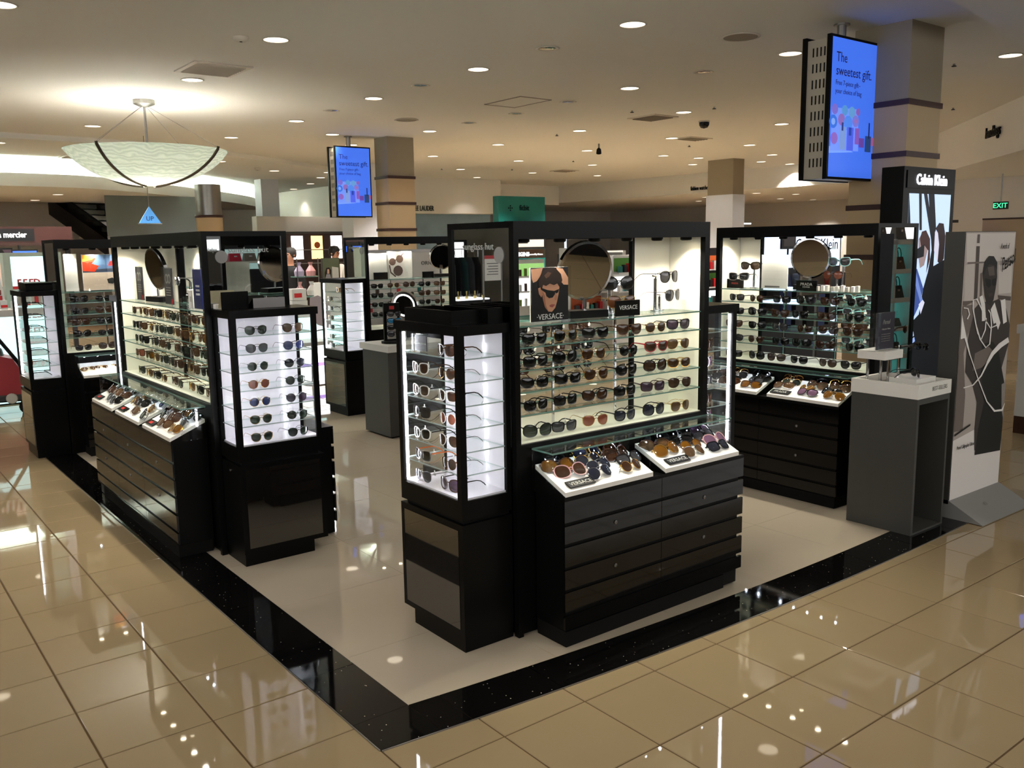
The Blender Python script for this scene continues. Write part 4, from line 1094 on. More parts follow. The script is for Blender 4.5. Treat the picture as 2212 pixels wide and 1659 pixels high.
# lettering and a round sticker on the end windows
def end_letters(fr, face, label):
    q = fr.w(-.0 + .015, .68, 4.42)
    n_ = text('sunglass hut', mat('frosted_vinyl', (175, 178, 178), .6), (q[0] - fr.o[0], q[1] - fr.o[1], q[2]), .075, face, None, ext=.001, sx=1.15)
    return n_
for fr, root, face in ((FA, A, '-x'), (FB, B, '-y'), (FD, D, '-x')):
    o = end_letters(fr, face, ''); o.parent = root
    q = fr.w(.012, .28, 4.36); st_ = MB().cyl((0, 0, 0), .09, 0, .004, 20, 'y' if face == '-y' else 'x').build('round_sticker', mat('grey_sticker', (150, 150, 150), .5), root, (q[0] - fr.o[0], q[1] - fr.o[1], q[2]))

# unit B top shelf
NAVY = mat('navy_card', (32, 44, 110), .4); CHARC = mat('charcoal_card', (48, 48, 52), .4)
RED = mat('red_paint', (190, 28, 34), .4)
for k, (y, m, l) in enumerate([(16.55, CHARC, 'grey tall card with a round pattern, farthest on the long left display'), (14.78, CHARC, 'dark tall card with a round pattern, middle of the long left display'), (13.25, NAVY, 'blue tall card with white text on the long left display')]):
    t = acrylic_sign('card_stand', l, 'sign', (4.48 - .04 * k, y, 3.59), R(-90), .42, .6, 'tall cards on the long left display', False)
    MB().box(-.2, .2, .013, .029, .01, .59).build('card', m, t)
    if k < 2:
        MB().lathe([(.05, .0), (.065, -.001), (.08, 0)], 18, (-.06, .011, .42), axis='y').lathe([(.05, .0), (.065, -.001), (.08, 0)], 18, (.07, .011, .42), axis='y').build('ring_print', TXT, t)
        MB().box(.12, .19, .008, .011, .02, .1).build('red_patch', RED, t)
        for j in range(4): MB().box(-.12, .12, .009, .012, .27 - .04 * j, .285 - .04 * j).build('text_line', TXT, t)
    else:
        for j in range(3): MB().box(-.08, .08, .009, .012, .33 - .06 * j, .36 - .06 * j).build('text_line', TXTW, t)
round_mirror('round chrome mirror tilted on the long left display', (4.62, 15.9, 3.59), R(-82), 10)
t = thing('white_box', 'small white box beside the blue card', 'box', (4.5, 13.65, 3.59)); MB().bbox(-.07, .07, -.1, .1, 0, .28, .006).build('carton', PAPER, t); MB().box(-.073, -.07, -.04, .04, .1, .18).build('window', TXT, t)
for k in range(3):
    t = thing('acrylic_block', 'clear block beside the middle dark card, %s one' % ORD[k], 'block', (4.55 + .05 * k, 14.35 - .14 * k, 3.59), 0, 'acrylic blocks'); MB().bbox(-.05, .05, -.05, .05, 0, .12 + .06 * k, .008).build('block', ACRY, t)
glass_stand('chrome rod holding a pair of sunglasses on the long left display', (4.6, 14.2, 3.59), R(-90), [(0, .38)], [('round', 'silver', 'grey')], ['on the chrome rod of the long left display'])

# unit C top shelf
name_stand('black plaque with red lettering at the cream panel', (13.72, 10.78, 3.588), R(-88), .36, .17, 'PRADA', mat('text_red', (200, 40, 36), .5), .035)
t = acrylic_sign('card_stand', 'blank white card in a clear stand behind the pedestal', 'sign', (13.78, 9.95, 3.59), R(-90), .56, .62, None); MB().box(-.28, .28, .013, .029, .012, .62).build('card', WHITE, t); MB().box(-.2, .12, .004, .01, .03, .06).build('clip', STEEL, t)
round_mirror('round chrome mirror on a rod, above the PRADA plaque', (13.98, 9.33, 3.59), R(-78), 5)
name_stand('black PRADA plaque in front of the round mirror', (13.68, 9.2, 3.588), R(-88), .4, .18, 'PRADA', TXTW, .05, BLACK, 'EYEWEAR')
glass_stand('chrome rod holding two sunglasses at the cream panel behind the pedestal', (13.85, 10.45, 3.59), R(-75), [(.0, .40), (-.22, .2)], [('wayfarer', 'black', 'tan'), ('square', 'silver', 'dark')], ['upper pair at the cream panel behind the pedestal', 'lower pair at the cream panel behind the pedestal'])
glass_stand('chrome rod holding two sunglasses beside the PRADA plaque', (13.85, 8.72, 3.59), R(-80), [(.1, .48), (-.0, .26)], [('cateye', 'teal', 'grey'), ('round', 'tortoise', 'rose')], ['upper pair beside the PRADA plaque', 'lower pair beside the PRADA plaque'])
for k in range(9):
    t = thing('product_box', 'tiny white box in the row on the top shelf, %s from left' % ORD[k], 'box', (13.72 + .02 * (k % 2), 9.0 - .095 * k, 3.588), 0, 'tiny white boxes in a row'); MB().bbox(-.03, .03, -.028, .028, 0, .085 + .012 * (k % 3), .004).build('carton', PAPER if k % 3 else TXT, t)

# unit D and E top shelves
t = acrylic_sign('poster_stand', 'bright picture of two pairs of brown sunglasses on the far display', 'poster', (12.6, 21.2, 3.59), 0, .78, .74); MB().box(-.39, .39, .013, .029, .012, .74).build('card', PAPER, t)
def gl_print(cx, cy, s_, rgb): return [(rgb, [(cx + s_ * math.cos(a), cy + s_ * math.sin(a)) for a in [k * math.pi / 6 for k in range(12)]])]
print_mesh('print', t, .76, .72, [((236, 232, 226), [(0, 0), (1, 0), (1, 1), (0, 1)])] + gl_print(.2, .62, .14, (110, 86, 78)) + gl_print(.5, .72, .15, (120, 96, 86)) + [((90, 66, 58), [(.3, .64), (.36, .68), (.36, .72), (.3, .68)]), ((90, 66, 58), [(.55, .85), (.68, .98), (.7, .95), (.58, .82)])] + gl_print(.42, .28, .2, (96, 78, 74)) + [((80, 60, 54), [(.05, .5), (.1, .2), (.3, .04), (.33, .08), (.14, .24), (.1, .5)])], y=.012, z0=.015)
t = acrylic_sign('card_stand', 'blank white card left of the sunglasses picture on the far display', 'sign', (11.92, 21.22, 3.59), 0, .66, .7, None); MB().box(-.33, .33, .013, .029, .012, .7).build('card', WHITE, t)
name_stand('black plaque below the blank white card on the far display', (11.95, 21.12, 3.588), 0, .42, .19, '', TXTW); name_stand('black plaque right of the sunglasses picture on the far display', (13.45, 21.12, 3.588), 0, .36, .17, '', TXTW)
round_mirror('round cream-looking mirror on a black base on the far display', (14.05, 21.35, 3.59), R(-15), 10)
t = acrylic_sign('poster_stand', 'red and blue holiday picture above sunglasses on the far left display', 'poster', (5.15, 21.5, 3.59), 0, 1.0, .8); MB().box(-.5, .5, .013, .029, .012, .8).build('card', PAPER, t)
print_mesh('print', t, .98, .78, [((225, 205, 185), [(0, 0), (1, 0), (1, .5), (0, .5)]), ((90, 120, 160), [(0, .5), (1, .5), (1, 1), (0, 1)]), ((60, 70, 90), [(0, .5), (1, .52), (1, .62), (0, .58)]), ((215, 60, 30), [(0, .55), (.25, .52), (.35, .68), (.2, .75), (.3, .9), (0, .95)]), ((235, 170, 60), [(0, .8), (.2, .86), (.3, .96), (0, 1)]), ((205, 40, 40), [(.55, .68), (.72, .7), (.7, .84), (.58, .8)]),
    ((40, 42, 44), [(.5, .3), (.62, .34), (.68, .26), (.62, .16), (.52, .18)]), ((40, 42, 44), [(.72, .3), (.84, .33), (.9, .25), (.84, .15), (.74, .18)])], y=.012, z0=.015)
t = acrylic_sign('card_stand', 'narrow blank card at the end of the far left display', 'sign', (4.42, 21.5, 3.59), 0, .26, .82, None); MB().box(-.13, .13, .013, .029, .012, .82).build('card', WHITE, t)

# ------------------------------------------------------------------ grey pedestal with tiered white top
t = thing('pedestal', 'grey metal pedestal with a white BEST-SELLERS rim', 'pedestal', (12.65, 6.55, 0))
MB().box(0, .06, 0, 1.07, .011, 2.11).build('side_panel', GREYP, t); MB().box(.92, .97, 0, 1.07, .011, 2.11).build('side_panel', GREYP, t)
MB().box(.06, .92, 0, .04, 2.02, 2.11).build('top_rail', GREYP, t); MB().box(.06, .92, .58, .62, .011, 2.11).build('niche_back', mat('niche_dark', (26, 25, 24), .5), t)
MB().box(.06, .92, .0, .58, .011, .04).build('niche_floor', GREYP, t); MB().box(0.06, .92, 1.03, 1.07, .011, 2.11).build('back_panel', GREYP, t)
text('Calligrapher', TXT, (.42, .575, 1.15), .10, '-y', t, ext=.002, sx=.8, shear=.4); text('Edition', TXT, (.42, .575, .98), .09, '-y', t, ext=.002, sx=.8, shear=.4)
o = MB().box(-.01, .98, -.01, 1.08, 2.11, 2.15).build('white_rim', WHITE, t)
for a in ((-.01, .98, -.01, .04), (-.01, .98, 1.03, 1.08), (-.01, .04, .04, 1.03), (.93, .98, .04, 1.03)):
    MB().box(*a, 2.15, 2.32).build('rim_side', WHITE, t)
MB().box(.04, .93, .04, 1.03, 2.15, 2.2).build('recessed_top', mat('grey_top', (120, 116, 110), .4), t)
text('BEST-SELLERS', mat('text_grey', (95, 92, 88), .5), (.62, -.012, 2.2), .062, '-y', t, ext=.001, sx=.85)
MB().box(.28, .86, .18, .62, 2.2, 2.36).build('riser', WHITE, t)
for px, py in ((.17, .92), (.28, .64), (.55, .92)):
    MB().cyl((px, py, 0), .022, 2.2, 2.64, 10).build('rod', CHROME, t)
MB().box(.1, .62, .60, 1.06, 2.63, 2.76).build('upper_shelf', WHITE, t)
MB().cyl((.8, .76, 0), .025, 2.2, 2.80, 10).build('rod', CHROME, t); MB().tube([(.8, .76, 2.77), (1.1, .70, 2.77)], .018, 6).build('rod_arm', CHROME, t)
glasses('wayfarer', 'black', 'dark', (13.18, 6.86, 2.362), R(48), 'standing on the white block of the pedestal', 'sunglasses on the pedestal', tagged=False)
glasses('round', 'black', 'dark', (13.82, 7.13, 2.70), R(70), 'hanging on the rod of the pedestal', 'sunglasses on the pedestal', tagged=False)
t = acrylic_sign('acrylic_sign', 'thick clear acrylic sign with a dark slate card on the pedestal', 'sign', (13.02, 7.3, 2.762), R(0), .50, .58, None, False)
MB().box(-.36, -.29, -.02, .12, 0, .58).build('acrylic_side', ACRY, t)
MB().box(-.25, .25, .013, .029, .01, .58).build('card', mat('slate_card', (62, 58, 72), .4), t)
text('Persol', TXT, (0, .008, .40), .07, '-y', t, ext=.001, shear=.4, sx=.8, tilt=0)
text('Calligrapher Edition', TXT, (0, .008, .315), .022, '-y', t, ext=.001)
for j in range(4): text('A pair of sunglasses written by hand', TXT, (0, .008, .24 - .035 * j), .012, '-y', t, ext=.0006)

# ------------------------------------------------------------------ standing banner
t = thing('banner_stand', 'tall standing banner of a man in sunglasses with white brush strokes', 'banner', (13.95, 6.63, 0))
W, H = 1.75, 4.3
MB().box(0, W, 0, .3, .24, 4.56).build('board', GREYP, t)
MB().prism([(-.56, .012), (.32, .012), (.32, .30), (.0, .30)], 0.0, W, 'x').build('foot_wedge', mat('grey_foot', (140, 139, 137), .5, .4), t)
text('o', mat('foot_print', (122, 121, 119), .5), (.7, -.30, .17), .1, '-y', t, ext=.001, tilt=62)
def U(*p):
    out = []
    for a, b in p:
        xl, xr = 565 - .0575 * (b - 630), 1010 - .073 * (b - 630); u = min(max((a - xl) / (xr - xl), 0), 1)
        out.append((u, min(max(1 - (b - 630) / (2312 - 178 * u), 0), 1)))
    return out
PG = (186, 176, 170)
pol = [((240, 235, 232), [(0, 0), (1, 0), (1, 1), (0, 1)]), (PG, [(0, .235), (1, .285), (1, 1), (0, 1)]), ((216, 208, 202), U((570, 640), (1005, 640), (985, 860), (570, 880))), ((216, 208, 202), U((850, 900), (975, 900), (965, 1130), (850, 1140))), ((204, 195, 189), U((560, 900), (635, 890), (630, 1200), (550, 1215))),
       ((92, 82, 78), U((660, 648), (682, 648), (678, 720), (655, 720))), ((80, 70, 66), U((650, 745), (680, 745), (660, 1180), (632, 1190))), ((108, 98, 92), U((685, 970), (705, 960), (700, 1190), (682, 1185))),
       ((120, 108, 102), U((575, 876), (720, 872), (720, 884), (575, 892))), ((110, 98, 92), U((905, 860), (990, 866), (988, 878), (905, 874))), ((96, 84, 78), U((840, 1150), (965, 1160), (962, 1195), (850, 1185))), ((104, 92, 86), U((540, 1200), (640, 1195), (560, 1240), (540, 1235))),
       ((120, 110, 104), U((538, 1240), (620, 1230), (640, 1340), (580, 1480), (545, 1640), (560, 2000), (540, 2300), (470, 2320), (500, 1700))),
       ((66, 58, 56), U((640, 1260), (700, 1200), (760, 1215), (850, 1180), (920, 1260), (955, 1400), (960, 1560), (880, 1760), (870, 2000), (840, 2320), (800, 2440), (640, 2480), (640, 2300), (660, 2060), (620, 1900), (560, 1800), (575, 1560), (610, 1380))),
       ((30, 27, 27), U((700, 1560), (800, 1540), (850, 1620), (905, 1880), (890, 2250), (868, 2470), (640, 2520), (668, 2300), (720, 2060), (690, 1800))),
       ((120, 110, 104), U((640, 1640), (760, 1580), (820, 1640), (700, 1760), (620, 1790))), ((150, 142, 138), U((880, 1900), (925, 1880), (930, 2100), (905, 2200), (880, 2120))),
       ((52, 46, 44), U((712, 1050), (705, 960), (722, 880), (760, 830), (800, 832), (828, 880), (832, 1000), (818, 1100), (800, 1190), (770, 1238), (742, 1215), (722, 1150))), ((24, 21, 21), U((705, 960), (722, 870), (758, 826), (800, 828), (832, 880), (830, 940), (800, 900), (760, 895), (730, 930), (716, 985))),
       ((96, 86, 80), U((745, 920), (800, 910), (810, 985), (760, 990))), ((14, 12, 12), U((722, 1010), (772, 1020), (775, 1070), (755, 1090), (732, 1068))), ((14, 12, 12), U((782, 1020), (822, 1008), (822, 1060), (800, 1078), (784, 1062))), ((70, 58, 54), U((752, 1135), (788, 1130), (790, 1155), (758, 1165))),
       ((246, 243, 241), U((672, 1165), (700, 1150), (722, 1220), (732, 1362), (696, 1368), (694, 1260))), ((246, 243, 241), U((772, 1270), (808, 1210), (862, 1380), (840, 1440), (820, 1380), (800, 1390))), ((246, 243, 241), U((862, 1195), (905, 1180), (922, 1370), (888, 1390))), ((246, 243, 241), U((515, 1520), (525, 1310), (560, 1480), (600, 1660), (590, 1660), (548, 1510)))]
def ribbon(pts, w_):
    L_, R_ = [], []
    for i, p in enumerate(pts):
        a = Vector(pts[max(i - 1, 0)]); b = Vector(pts[min(i + 1, len(pts) - 1)]); d = (b - a).normalized(); ww = w_[i] if isinstance(w_, list) else w_
        L_.append((p[0] - d.y * ww, p[1] + d.x * ww)); R_.append((p[0] + d.y * ww, p[1] - d.x * ww))
    return L_ + R_[::-1]
for pts, w_ in (([(732, 1340), (725, 1440), (690, 1520), (660, 1470), (640, 1380), (618, 1260), (620, 1190), (650, 1180), (690, 1260), (720, 1350), (770, 1425), (830, 1400)], 5), ([(650, 1420), (680, 1520), (730, 1590), (765, 1560), (780, 1400), (770, 1300), (752, 1272)], 5), ([(540, 1255), (575, 1262), (588, 1310), (570, 1350)], 5),
                ([(945, 1520), (860, 1570), (790, 1640), (745, 1720)], [24, 20, 16, 10]), ([(745, 1720), (690, 1830), (620, 1910), (540, 1935)], [8, 6, 5, 5]), ([(575, 1600), (660, 1850), (740, 2050), (810, 2130), (880, 2120), (935, 2060)], [4, 4, 5, 9, 9, 5])):
    pol.append(((246, 243, 241), U(*ribbon(pts, w_))))
pol.append(((28, 25, 25), [(0.0, .252), (.3, .278), (.3, .285), (0.0, .26)]))
o = print_mesh('print', t, W - .04, H - .02, pol, y=-.006, z0=.27); o.location.x = W / 2 * S
text('A work of', BLACK, (1.30, -.035, 4.28), .09, '-y', t, ext=.001, sx=.55, shear=.3, tilt=0)
o = text('Persol', BLACK, (1.48, -.035, 3.98), .22, '-y', t, ext=.001, sx=.62, shear=.5); o.rotation_euler = (R(90), R(-18), 0)
MB().add([(1.30, -.036, 3.93), (1.72, -.036, 4.10), (1.72, -.036, 4.115), (1.30, -.036, 3.945)], [(0, 1, 2, 3)]).build('underline', BLACK, t)
text('Persol Calligrapher Edition', BLACK, (.10, -.035, 1.12), .06, '-y', t, 'LEFT', ext=.001, sx=.62, shear=.2)

# ------------------------------------------------------------------ hanging screens
def hanging_screen(label, x0, x1, yf, z0, z1):
    xm = (x0 + x1) / 2
    t = thing('hanging_screen', label, 'screen', (xm, yf, 0), 0, 'hanging screens')
    w2 = (x1 - x0) / 2
    MB().cyl((0, .32, 0), .09, z1 - .02, HC, 14).build('pole', STEEL, t); MB().cyl((0, .32, 0), .16, HC - .03, HC, 14).build('ceiling_plate', STEEL, t)
    for b, e in ((0, .09), (.55, .64)):
        MB().box(-w2, w2, b, e, z0, z1).build('bezel', BLACK, t)
    MB().box(-w2 + .05, w2 - .05, .09, .55, z0 + .02, z1 - .06).build('housing', mat('housing_beige', (176, 168, 152), .5), t)
    for k in range(8):
        zz = z0 + .25 + k * (z1 - z0 - .45) / 7.6
        for j in range(4):
            MB().box(-w2 + .046, -w2 + .05, .15 + .085 * j, .18 + .085 * j, zz, zz + .17).build('vent_slot', GAP, t)
    hgt = z1 - z0 - .1; ww = 2 * w2 - .1
    BL = (62, 108, 226)
    def dotp(cx, cy, r, rgb, sq=1.0): return (tuple(int(.55 * a + .45 * b) for a, b in zip(rgb, BL)), [(cx + r * math.cos(a), cy + r * .56 * sq * math.sin(a)) for a in [k * math.pi / 5 for k in range(10)]])
    P = [(BL, [(0, 0), (1, 0), (1, 1), (0, 1)]), ((110, 150, 240), [(.0, .17), (.55, .19), (.3, .225), (0, .22)]), ((104, 138, 236), [(.03, .19), (.03, .5), (.62, .51), (.66, .2)])]
    for cx, cy, r, rgb in ((.1, .49, .07, (150, 90, 160)), (.32, .49, .07, (90, 160, 170)), (.48, .48, .08, (110, 170, 170)), (.62, .49, .05, (170, 70, 120)), (.07, .4, .09, (40, 100, 190)), (.07, .4, .045, (160, 190, 230)), (.25, .42, .08, (180, 90, 130)), (.4, .4, .1, (80, 140, 220)), (.57, .42, .08, (150, 110, 170)), (.57, .42, .03, (210, 90, 120)), (.1, .28, .08, (180, 80, 140))):
        P.append(dotp(cx, cy, r, rgb))
    for x, y, a, b, rgb in ((.22, .2, .14, .17, (110, 140, 200)), (.38, .2, .15, .17, (70, 90, 215)), (.255, .34, .04, .06, (30, 50, 120)), (.42, .31, .06, .06, (30, 60, 160)), (.56, .25, .1, .12, (120, 80, 170)), (.66, .23, .12, .07, (90, 60, 150)), (.8, .2, .14, .12, (30, 60, 110)), (.87, .3, .03, .12, (20, 30, 80)), (.94, .25, .06, .06, (140, 80, 130))):
        P.append((rgb, [(x, y), (x + a, y), (x + a, y + b), (x, y + b)]))
    print_mesh('display', t, ww, hgt, P, y=-.003, z0=z0 + .05, emit=.75)
    TS = mat('screen_text', (40, 34, 120), .5)
    for s_, zf, h_ in (('The', .83, .185), ('sweetest gift.', .735, .185), ('Free 7-piece gift\u2013', .665, .095), ('your choice of bag', .605, .095)):
        text(s_, TS, (-ww * .42, -.018, z0 + .05 + hgt * zf), h_, '-y', t, 'LEFT', ext=.001, sx=.9)
hanging_screen('larger hanging screen with a blue gift advert, beside the right column', 16.0, 17.68, 10.4, 5.66, 8.42)
hanging_screen('smaller hanging screen with a blue gift advert, beside the middle column', 16.27, 17.83, 32.0, 5.62, 8.34)

# ------------------------------------------------------------------ lit poster pylon
t = thing('poster_pylon', 'black lit pylon with a Calvin Klein sign and a fashion photo of two people'.replace('Calvin Klein', 'white lettered'), 'pylon', (16.4, 9.0, 0))
MB().box(0, 1.98, .0, .45, 0, 5.82).build('casing', BLACK, t)
MB().box(.1, 1.9, -.02, 0, 5.42, 5.75).build('sign_face', BLACK, t)
text('Calvin Klein', mat('sign_glow', (245, 245, 255), emit=1.7), (1.0, -.022, 5.49), .2, '-y', t, ext=.02, sx=.84, bold=.0012)
def V(*p): return [(min(max((a - 125 + .02 * (b - 255)) / 355, 0), 1), min(max(1 - (b - 255) / 1370, 0), 1)) for a, b in p]
P = [((196, 220, 250), [(0, 0), (1, 0), (1, 1), (0, 1)]), ((18, 20, 30), V((205, 250), (228, 250), (240, 500), (220, 500))), ((24, 26, 36), V((245, 250), (275, 250), (345, 560), (320, 560))), ((14, 15, 24), V((285, 250), (335, 250), (360, 480), (350, 780), (300, 820), (330, 640))), ((14, 15, 24), V((95, 250), (120, 250), (160, 640), (150, 800), (100, 800))),
     ((150, 130, 130), V((215, 560), (240, 520), (285, 540), (300, 620), (270, 740), (235, 760), (218, 680))), ((60, 36, 34), V((225, 560), (240, 510), (275, 500), (312, 560), (318, 700), (290, 800), (300, 640), (262, 600), (240, 620))),
     ((205, 205, 225), V((352, 510), (380, 500), (395, 600), (390, 690), (370, 720), (350, 640))), ((40, 26, 28), V((355, 490), (385, 450), (425, 455), (445, 540), (440, 700), (410, 740), (385, 720), (392, 600), (378, 520))), ((12, 12, 18), V((300, 800), (350, 750), (440, 710), (485, 760), (485, 1625), (100, 1625), (120, 1180), (240, 1080), (270, 900))),
     ((60, 82, 150), V((150, 830), (210, 760), (270, 900), (250, 1000), (150, 1180), (120, 1180))), ((110, 134, 200), V((175, 800), (205, 790), (268, 980), (250, 1000))), ((215, 215, 240), V((235, 1010), (268, 980), (285, 1000), (255, 1080))), ((20, 20, 26), V((160, 720), (200, 630), (265, 595), (262, 680), (175, 700), (190, 780), (150, 830))),
     ((170, 195, 245), V((170, 1210), (198, 1195), (205, 1225), (178, 1240))), ((150, 180, 245), V((180, 1250), (208, 1235), (215, 1265), (190, 1280))), ((120, 150, 220), V((110, 1330), (150, 1400), (130, 1500), (110, 1540)))]
o = print_mesh('lit_poster', t, 1.62, 3.9, P, y=-.004, z0=1.42, emit=.75); o.location.x = 1.02 * S

# ------------------------------------------------------------------ store beyond the kiosk
WHT = mat('fixture_white', (215, 216, 214), .35, vary=.03); LIT = mat('cyan_lit_panel', (200, 240, 240), .4, emit=1.15); LITW = mat('white_lit_panel', (250, 250, 250), .4, emit=2.4)
WOOD = mat('dark_wood', (58, 36, 28), .3, vary=.3, scale=4); TEAL = mat('teal_board', (0, 104, 98), .5); SKY = mat('blue_screen', (60, 105, 235), .3, emit=1.2)
LILAC = mat('lilac_light', (190, 150, 255), .4, emit=1.4); CYAN = mat('cyan_glow', (110, 225, 215), .5, emit=.55); SKIN = mat('skin', (190, 140, 115), .5); HAIR = mat('hair_dark', (26, 20, 18), .5); SUIT = mat('black_cloth', (18, 18, 20), .8); SHIRT = mat('white_cloth', (215, 212, 208), .8); DARK = mat('dark_fixture', (24, 23, 26), .4)
AMBER = mat('amber_lit', (255, 214, 150), .4, emit=1.5); BEIGEW = mat('beige_panel', (168, 148, 122), .6)

# left: cosmetics hall
t = thing('cosmetics_canopy', 'dark red-brown canopy with white laura mercier lettering'.replace('laura mercier ', ''), 'canopy', (6.2, 36, 0))
MB().box(-3.5, 1.35, 0, 1.2, 4.78, 5.36).build('fascia', mat('canopy_brown', (70, 34, 26), .25, vary=.4, scale=1.5), t); MB().box(-3.5, 1.45, -.1, 1.3, 4.68, 4.78).build('lower_edge', WOOD, t); MB().box(-3.0, .1, -.02, 0, 4.86, 5.28).build('sign_face', DARK, t)
text('laura mercier', mat('sign_white', (245, 245, 245), emit=1.2), (-.15, -.03, 4.98), .2, '-y', t, 'RIGHT', ext=.02, sx=.8, bold=.002)
for x in (-3.3, 1.2): MB().box(x, x + .15, .5, .65, 0, 4.7).build('post', DARK, t)
t = thing('lit_cabinet', 'tall pale green cabinet with a lit niche and red letters', 'cabinet', (5.35, 31.2, 0)); t.scale = (1.13, 1.0, 1.0)
MB().box(-.72, .72, .25, .6, .0, 4.45).build('carcass', mat('pale_green', (172, 184, 170), .5), t)
for a in ((-.72, -.55), (.5, .72)): MB().box(*a, 0, .25, .0, 4.45).build('jamb', mat('pale_green'), t)
MB().box(-.55, .5, 0, .25, 4.33, 4.45).build('head', mat('pale_green'), t); MB().box(-.55, .5, .2, .25, 3.4, 4.33).build('lit_back', LIT, t); MB().box(-.55, .5, -.02, .25, 3.34, 3.42).build('shelf', RED, t)
MB().box(-.55, .5, .0, .25, .0, 3.34).build('lower_panel', mat('cream_board', (205, 190, 178), .6), t)
for k, ch in enumerate('FEED IT'): text(ch, RED, (-.38 + .145 * k, .02, 3.43), .2, '-y', t, ext=.03, bold=.003, sx=.8)
for k in range(5): MB().lathe([(.05, 2.9), (.05, 3.0 + .04 * (k % 3)), (.02, 3.1 + .05 * (k % 2)), (.02, 3.15)], 8, (-.35 + .17 * k, -.06, 0)).build('bottle', [RED, WHT][k % 2], t)
t = thing('glow_counter', 'white counter glowing cyan beside the far left tower', 'counter', (4.6, 29.6, 0)); MB().box(-.9, .75, 0, .9, .05, 2.6).build('body', LIT, t); MB().box(-1, .8, -.05, .95, 2.6, 2.8).build('top', WHT, t); MB().box(-.85, .7, .05, .85, 0, .05).build('toe', GAP, t)
for k in range(4):
    x = 3.95 + .3 * k; t = thing('cosmetics_box', 'red and white box on the glowing counter, %s from left' % ORD[k], 'box', (x, 30.0, 2.8), R(10 * k), 'boxes on the glowing counter'); MB().box(-.09, .09, -.07, .07, 0, .22 + .05 * (k % 2)).build('carton', WHT, t); MB().box(-.091, .091, -.072, -.07, .05, .13).build('band', RED, t)
t = thing('lipstick_rack', 'sloped rack of red lipsticks at the left edge', 'rack', (4.05, 31.2, 0)); MB().prism([(-.3, 2.9), (.25, 2.9), (.25, 3.7)], -.4, .4, 'x').build('slope', WHT, t); MB().box(-.42, .42, -.32, .3, 0, 2.9).build('base', WHT, t)
for i in range(4):
    for j in range(5): MB().cyl((-.3 + .15 * j, -.2 + .12 * i, 0), .035, 2.98 + .17 * i, 3.16 + .17 * i, 8).build('lipstick', [RED, mat('lip_brown', (120, 40, 36), .4)][(i + j) % 2], t)
t = thing('face_poster', 'lit poster of a face in profile at the left edge', 'poster', (4.75, 33, 0)); MB().box(-1.0, .35, 0, .1, 3.2, 4.6).build('frame', DARK, t); MB().box(-1.05, -.95, 0, .1, 0, 3.2).box(.2, .3, 0, .1, 0, 3.2).build('post', DARK, t)
print_mesh('print', t, 1.25, 1.3, [((90, 70, 80), [(0, 0), (1, 0), (1, 1), (0, 1)]), ((225, 190, 175), [(.3, 0), (.8, .1), (.85, .35), (.95, .42), (.85, .55), (.8, .8), (.3, .9)]), ((24, 18, 18), [(.2, .2), (.45, .4), (.5, .8), (.95, .75), (.8, 1), (.2, 1)])], y=-.006, z0=3.25, emit=.5).location.x = -.32 * S
for x, y, a, z0, z1 in ((5.55, 34.5, .55, 4.25, 4.5), (4.4, 34.5, .4, 4.3, 4.5)):
    t = thing('wall_screen', 'small blue screen under the brown canopy' + (', larger one' if a > .5 else ', smaller one'), 'screen', (x, y, 0)); MB().box(-a, a, 0, .1, z0 - .05, z1 + .05).build('bezel', DARK, t); MB().box(-a + .04, a - .04, -.01, 0, z0, z1).build('display', SKY, t); MB().cyl((0, .05, 0), .04, z1, 4.7, 6).build('hanger', DARK, t)
# red cart
t = thing('red_cart', 'red cart on black wheels with a long black handle at the left edge', 'cart', (4.0, 28.2, 0), R(-12))
MB().bbox(-1.0, .55, -.45, .45, .35, .55, .04).build('chassis', DARK, t); MB().prism([(-.9, .55), (.5, .55), (.42, .95), (.1, 1.55), (-.6, 1.75), (-.9, 1.6)][::1], -.4, .4, 'y').build('hopper', mat('cart_red', (150, 24, 34), .4), t)
MB().lathe([(.35, 1.55), (.3, 1.8), (.12, 2.0), (0, 2.02)], 12, (-.45, 0, 0)).build('bag', mat('bin_bag', (20, 20, 22), .4), t, smooth=True)
for x, y in ((-.75, -.45), (-.75, .45), (.35, -.45), (.35, .45)): MB().lathe([(.0, -.05), (.18, -.05), (.2, 0), (.18, .05), (0, .05)], 14, (x, y, .2), axis='y').build('wheel', GAP, t)
MB().lathe([(0, -.02), (.13, -.02), (.15, .02), (0, .02)], 16, (.0, -.48, .45), axis='y').build('hub', TXT, t); MB().tube([(.55, -.3, .5), (.25, -.3, 1.4), (-.5, -.3, 2.6), (-.8, -.3, 2.75)], .05, 6).build('handle', GAP, t)
# escalator and up sign
t = thing('escalator', 'dark escalator rising behind the brown canopy', 'escalator', (12.6, 57.2, 0), R(-60))
def esc(y0, y1, dz0, dz1): return [(-2.6, 7.65 + dz0), (5.8, 2.8 + dz0), (5.8, 2.8 + dz1), (-2.6, 7.65 + dz1)]
MB().prism(esc(0, 0, -1.0, 0), 0, 2.4, 'y').build('truss', DARK, t); MB().prism(esc(0, 0, 0, .7), -.02, .02, 'y').build('balustrade', pane('smoked_glass', (.25, .27, .28), 1.5), t); MB().prism(esc(0, 0, 0, .7), 2.38, 2.42, 'y').build('balustrade', pane('smoked_glass'), t)
for y in (0, 2.4): MB().tube([(-2.6, y, 8.37), (5.8, y, 3.52)], .06, 6).build('handrail', GAP, t)
for k in range(13): MB().box(-2.4 + .62 * k, -1.8 + .62 * k, .15, 2.25, 7.35 - .358 * k, 7.6 - .358 * k).build('step', STEEL, t)
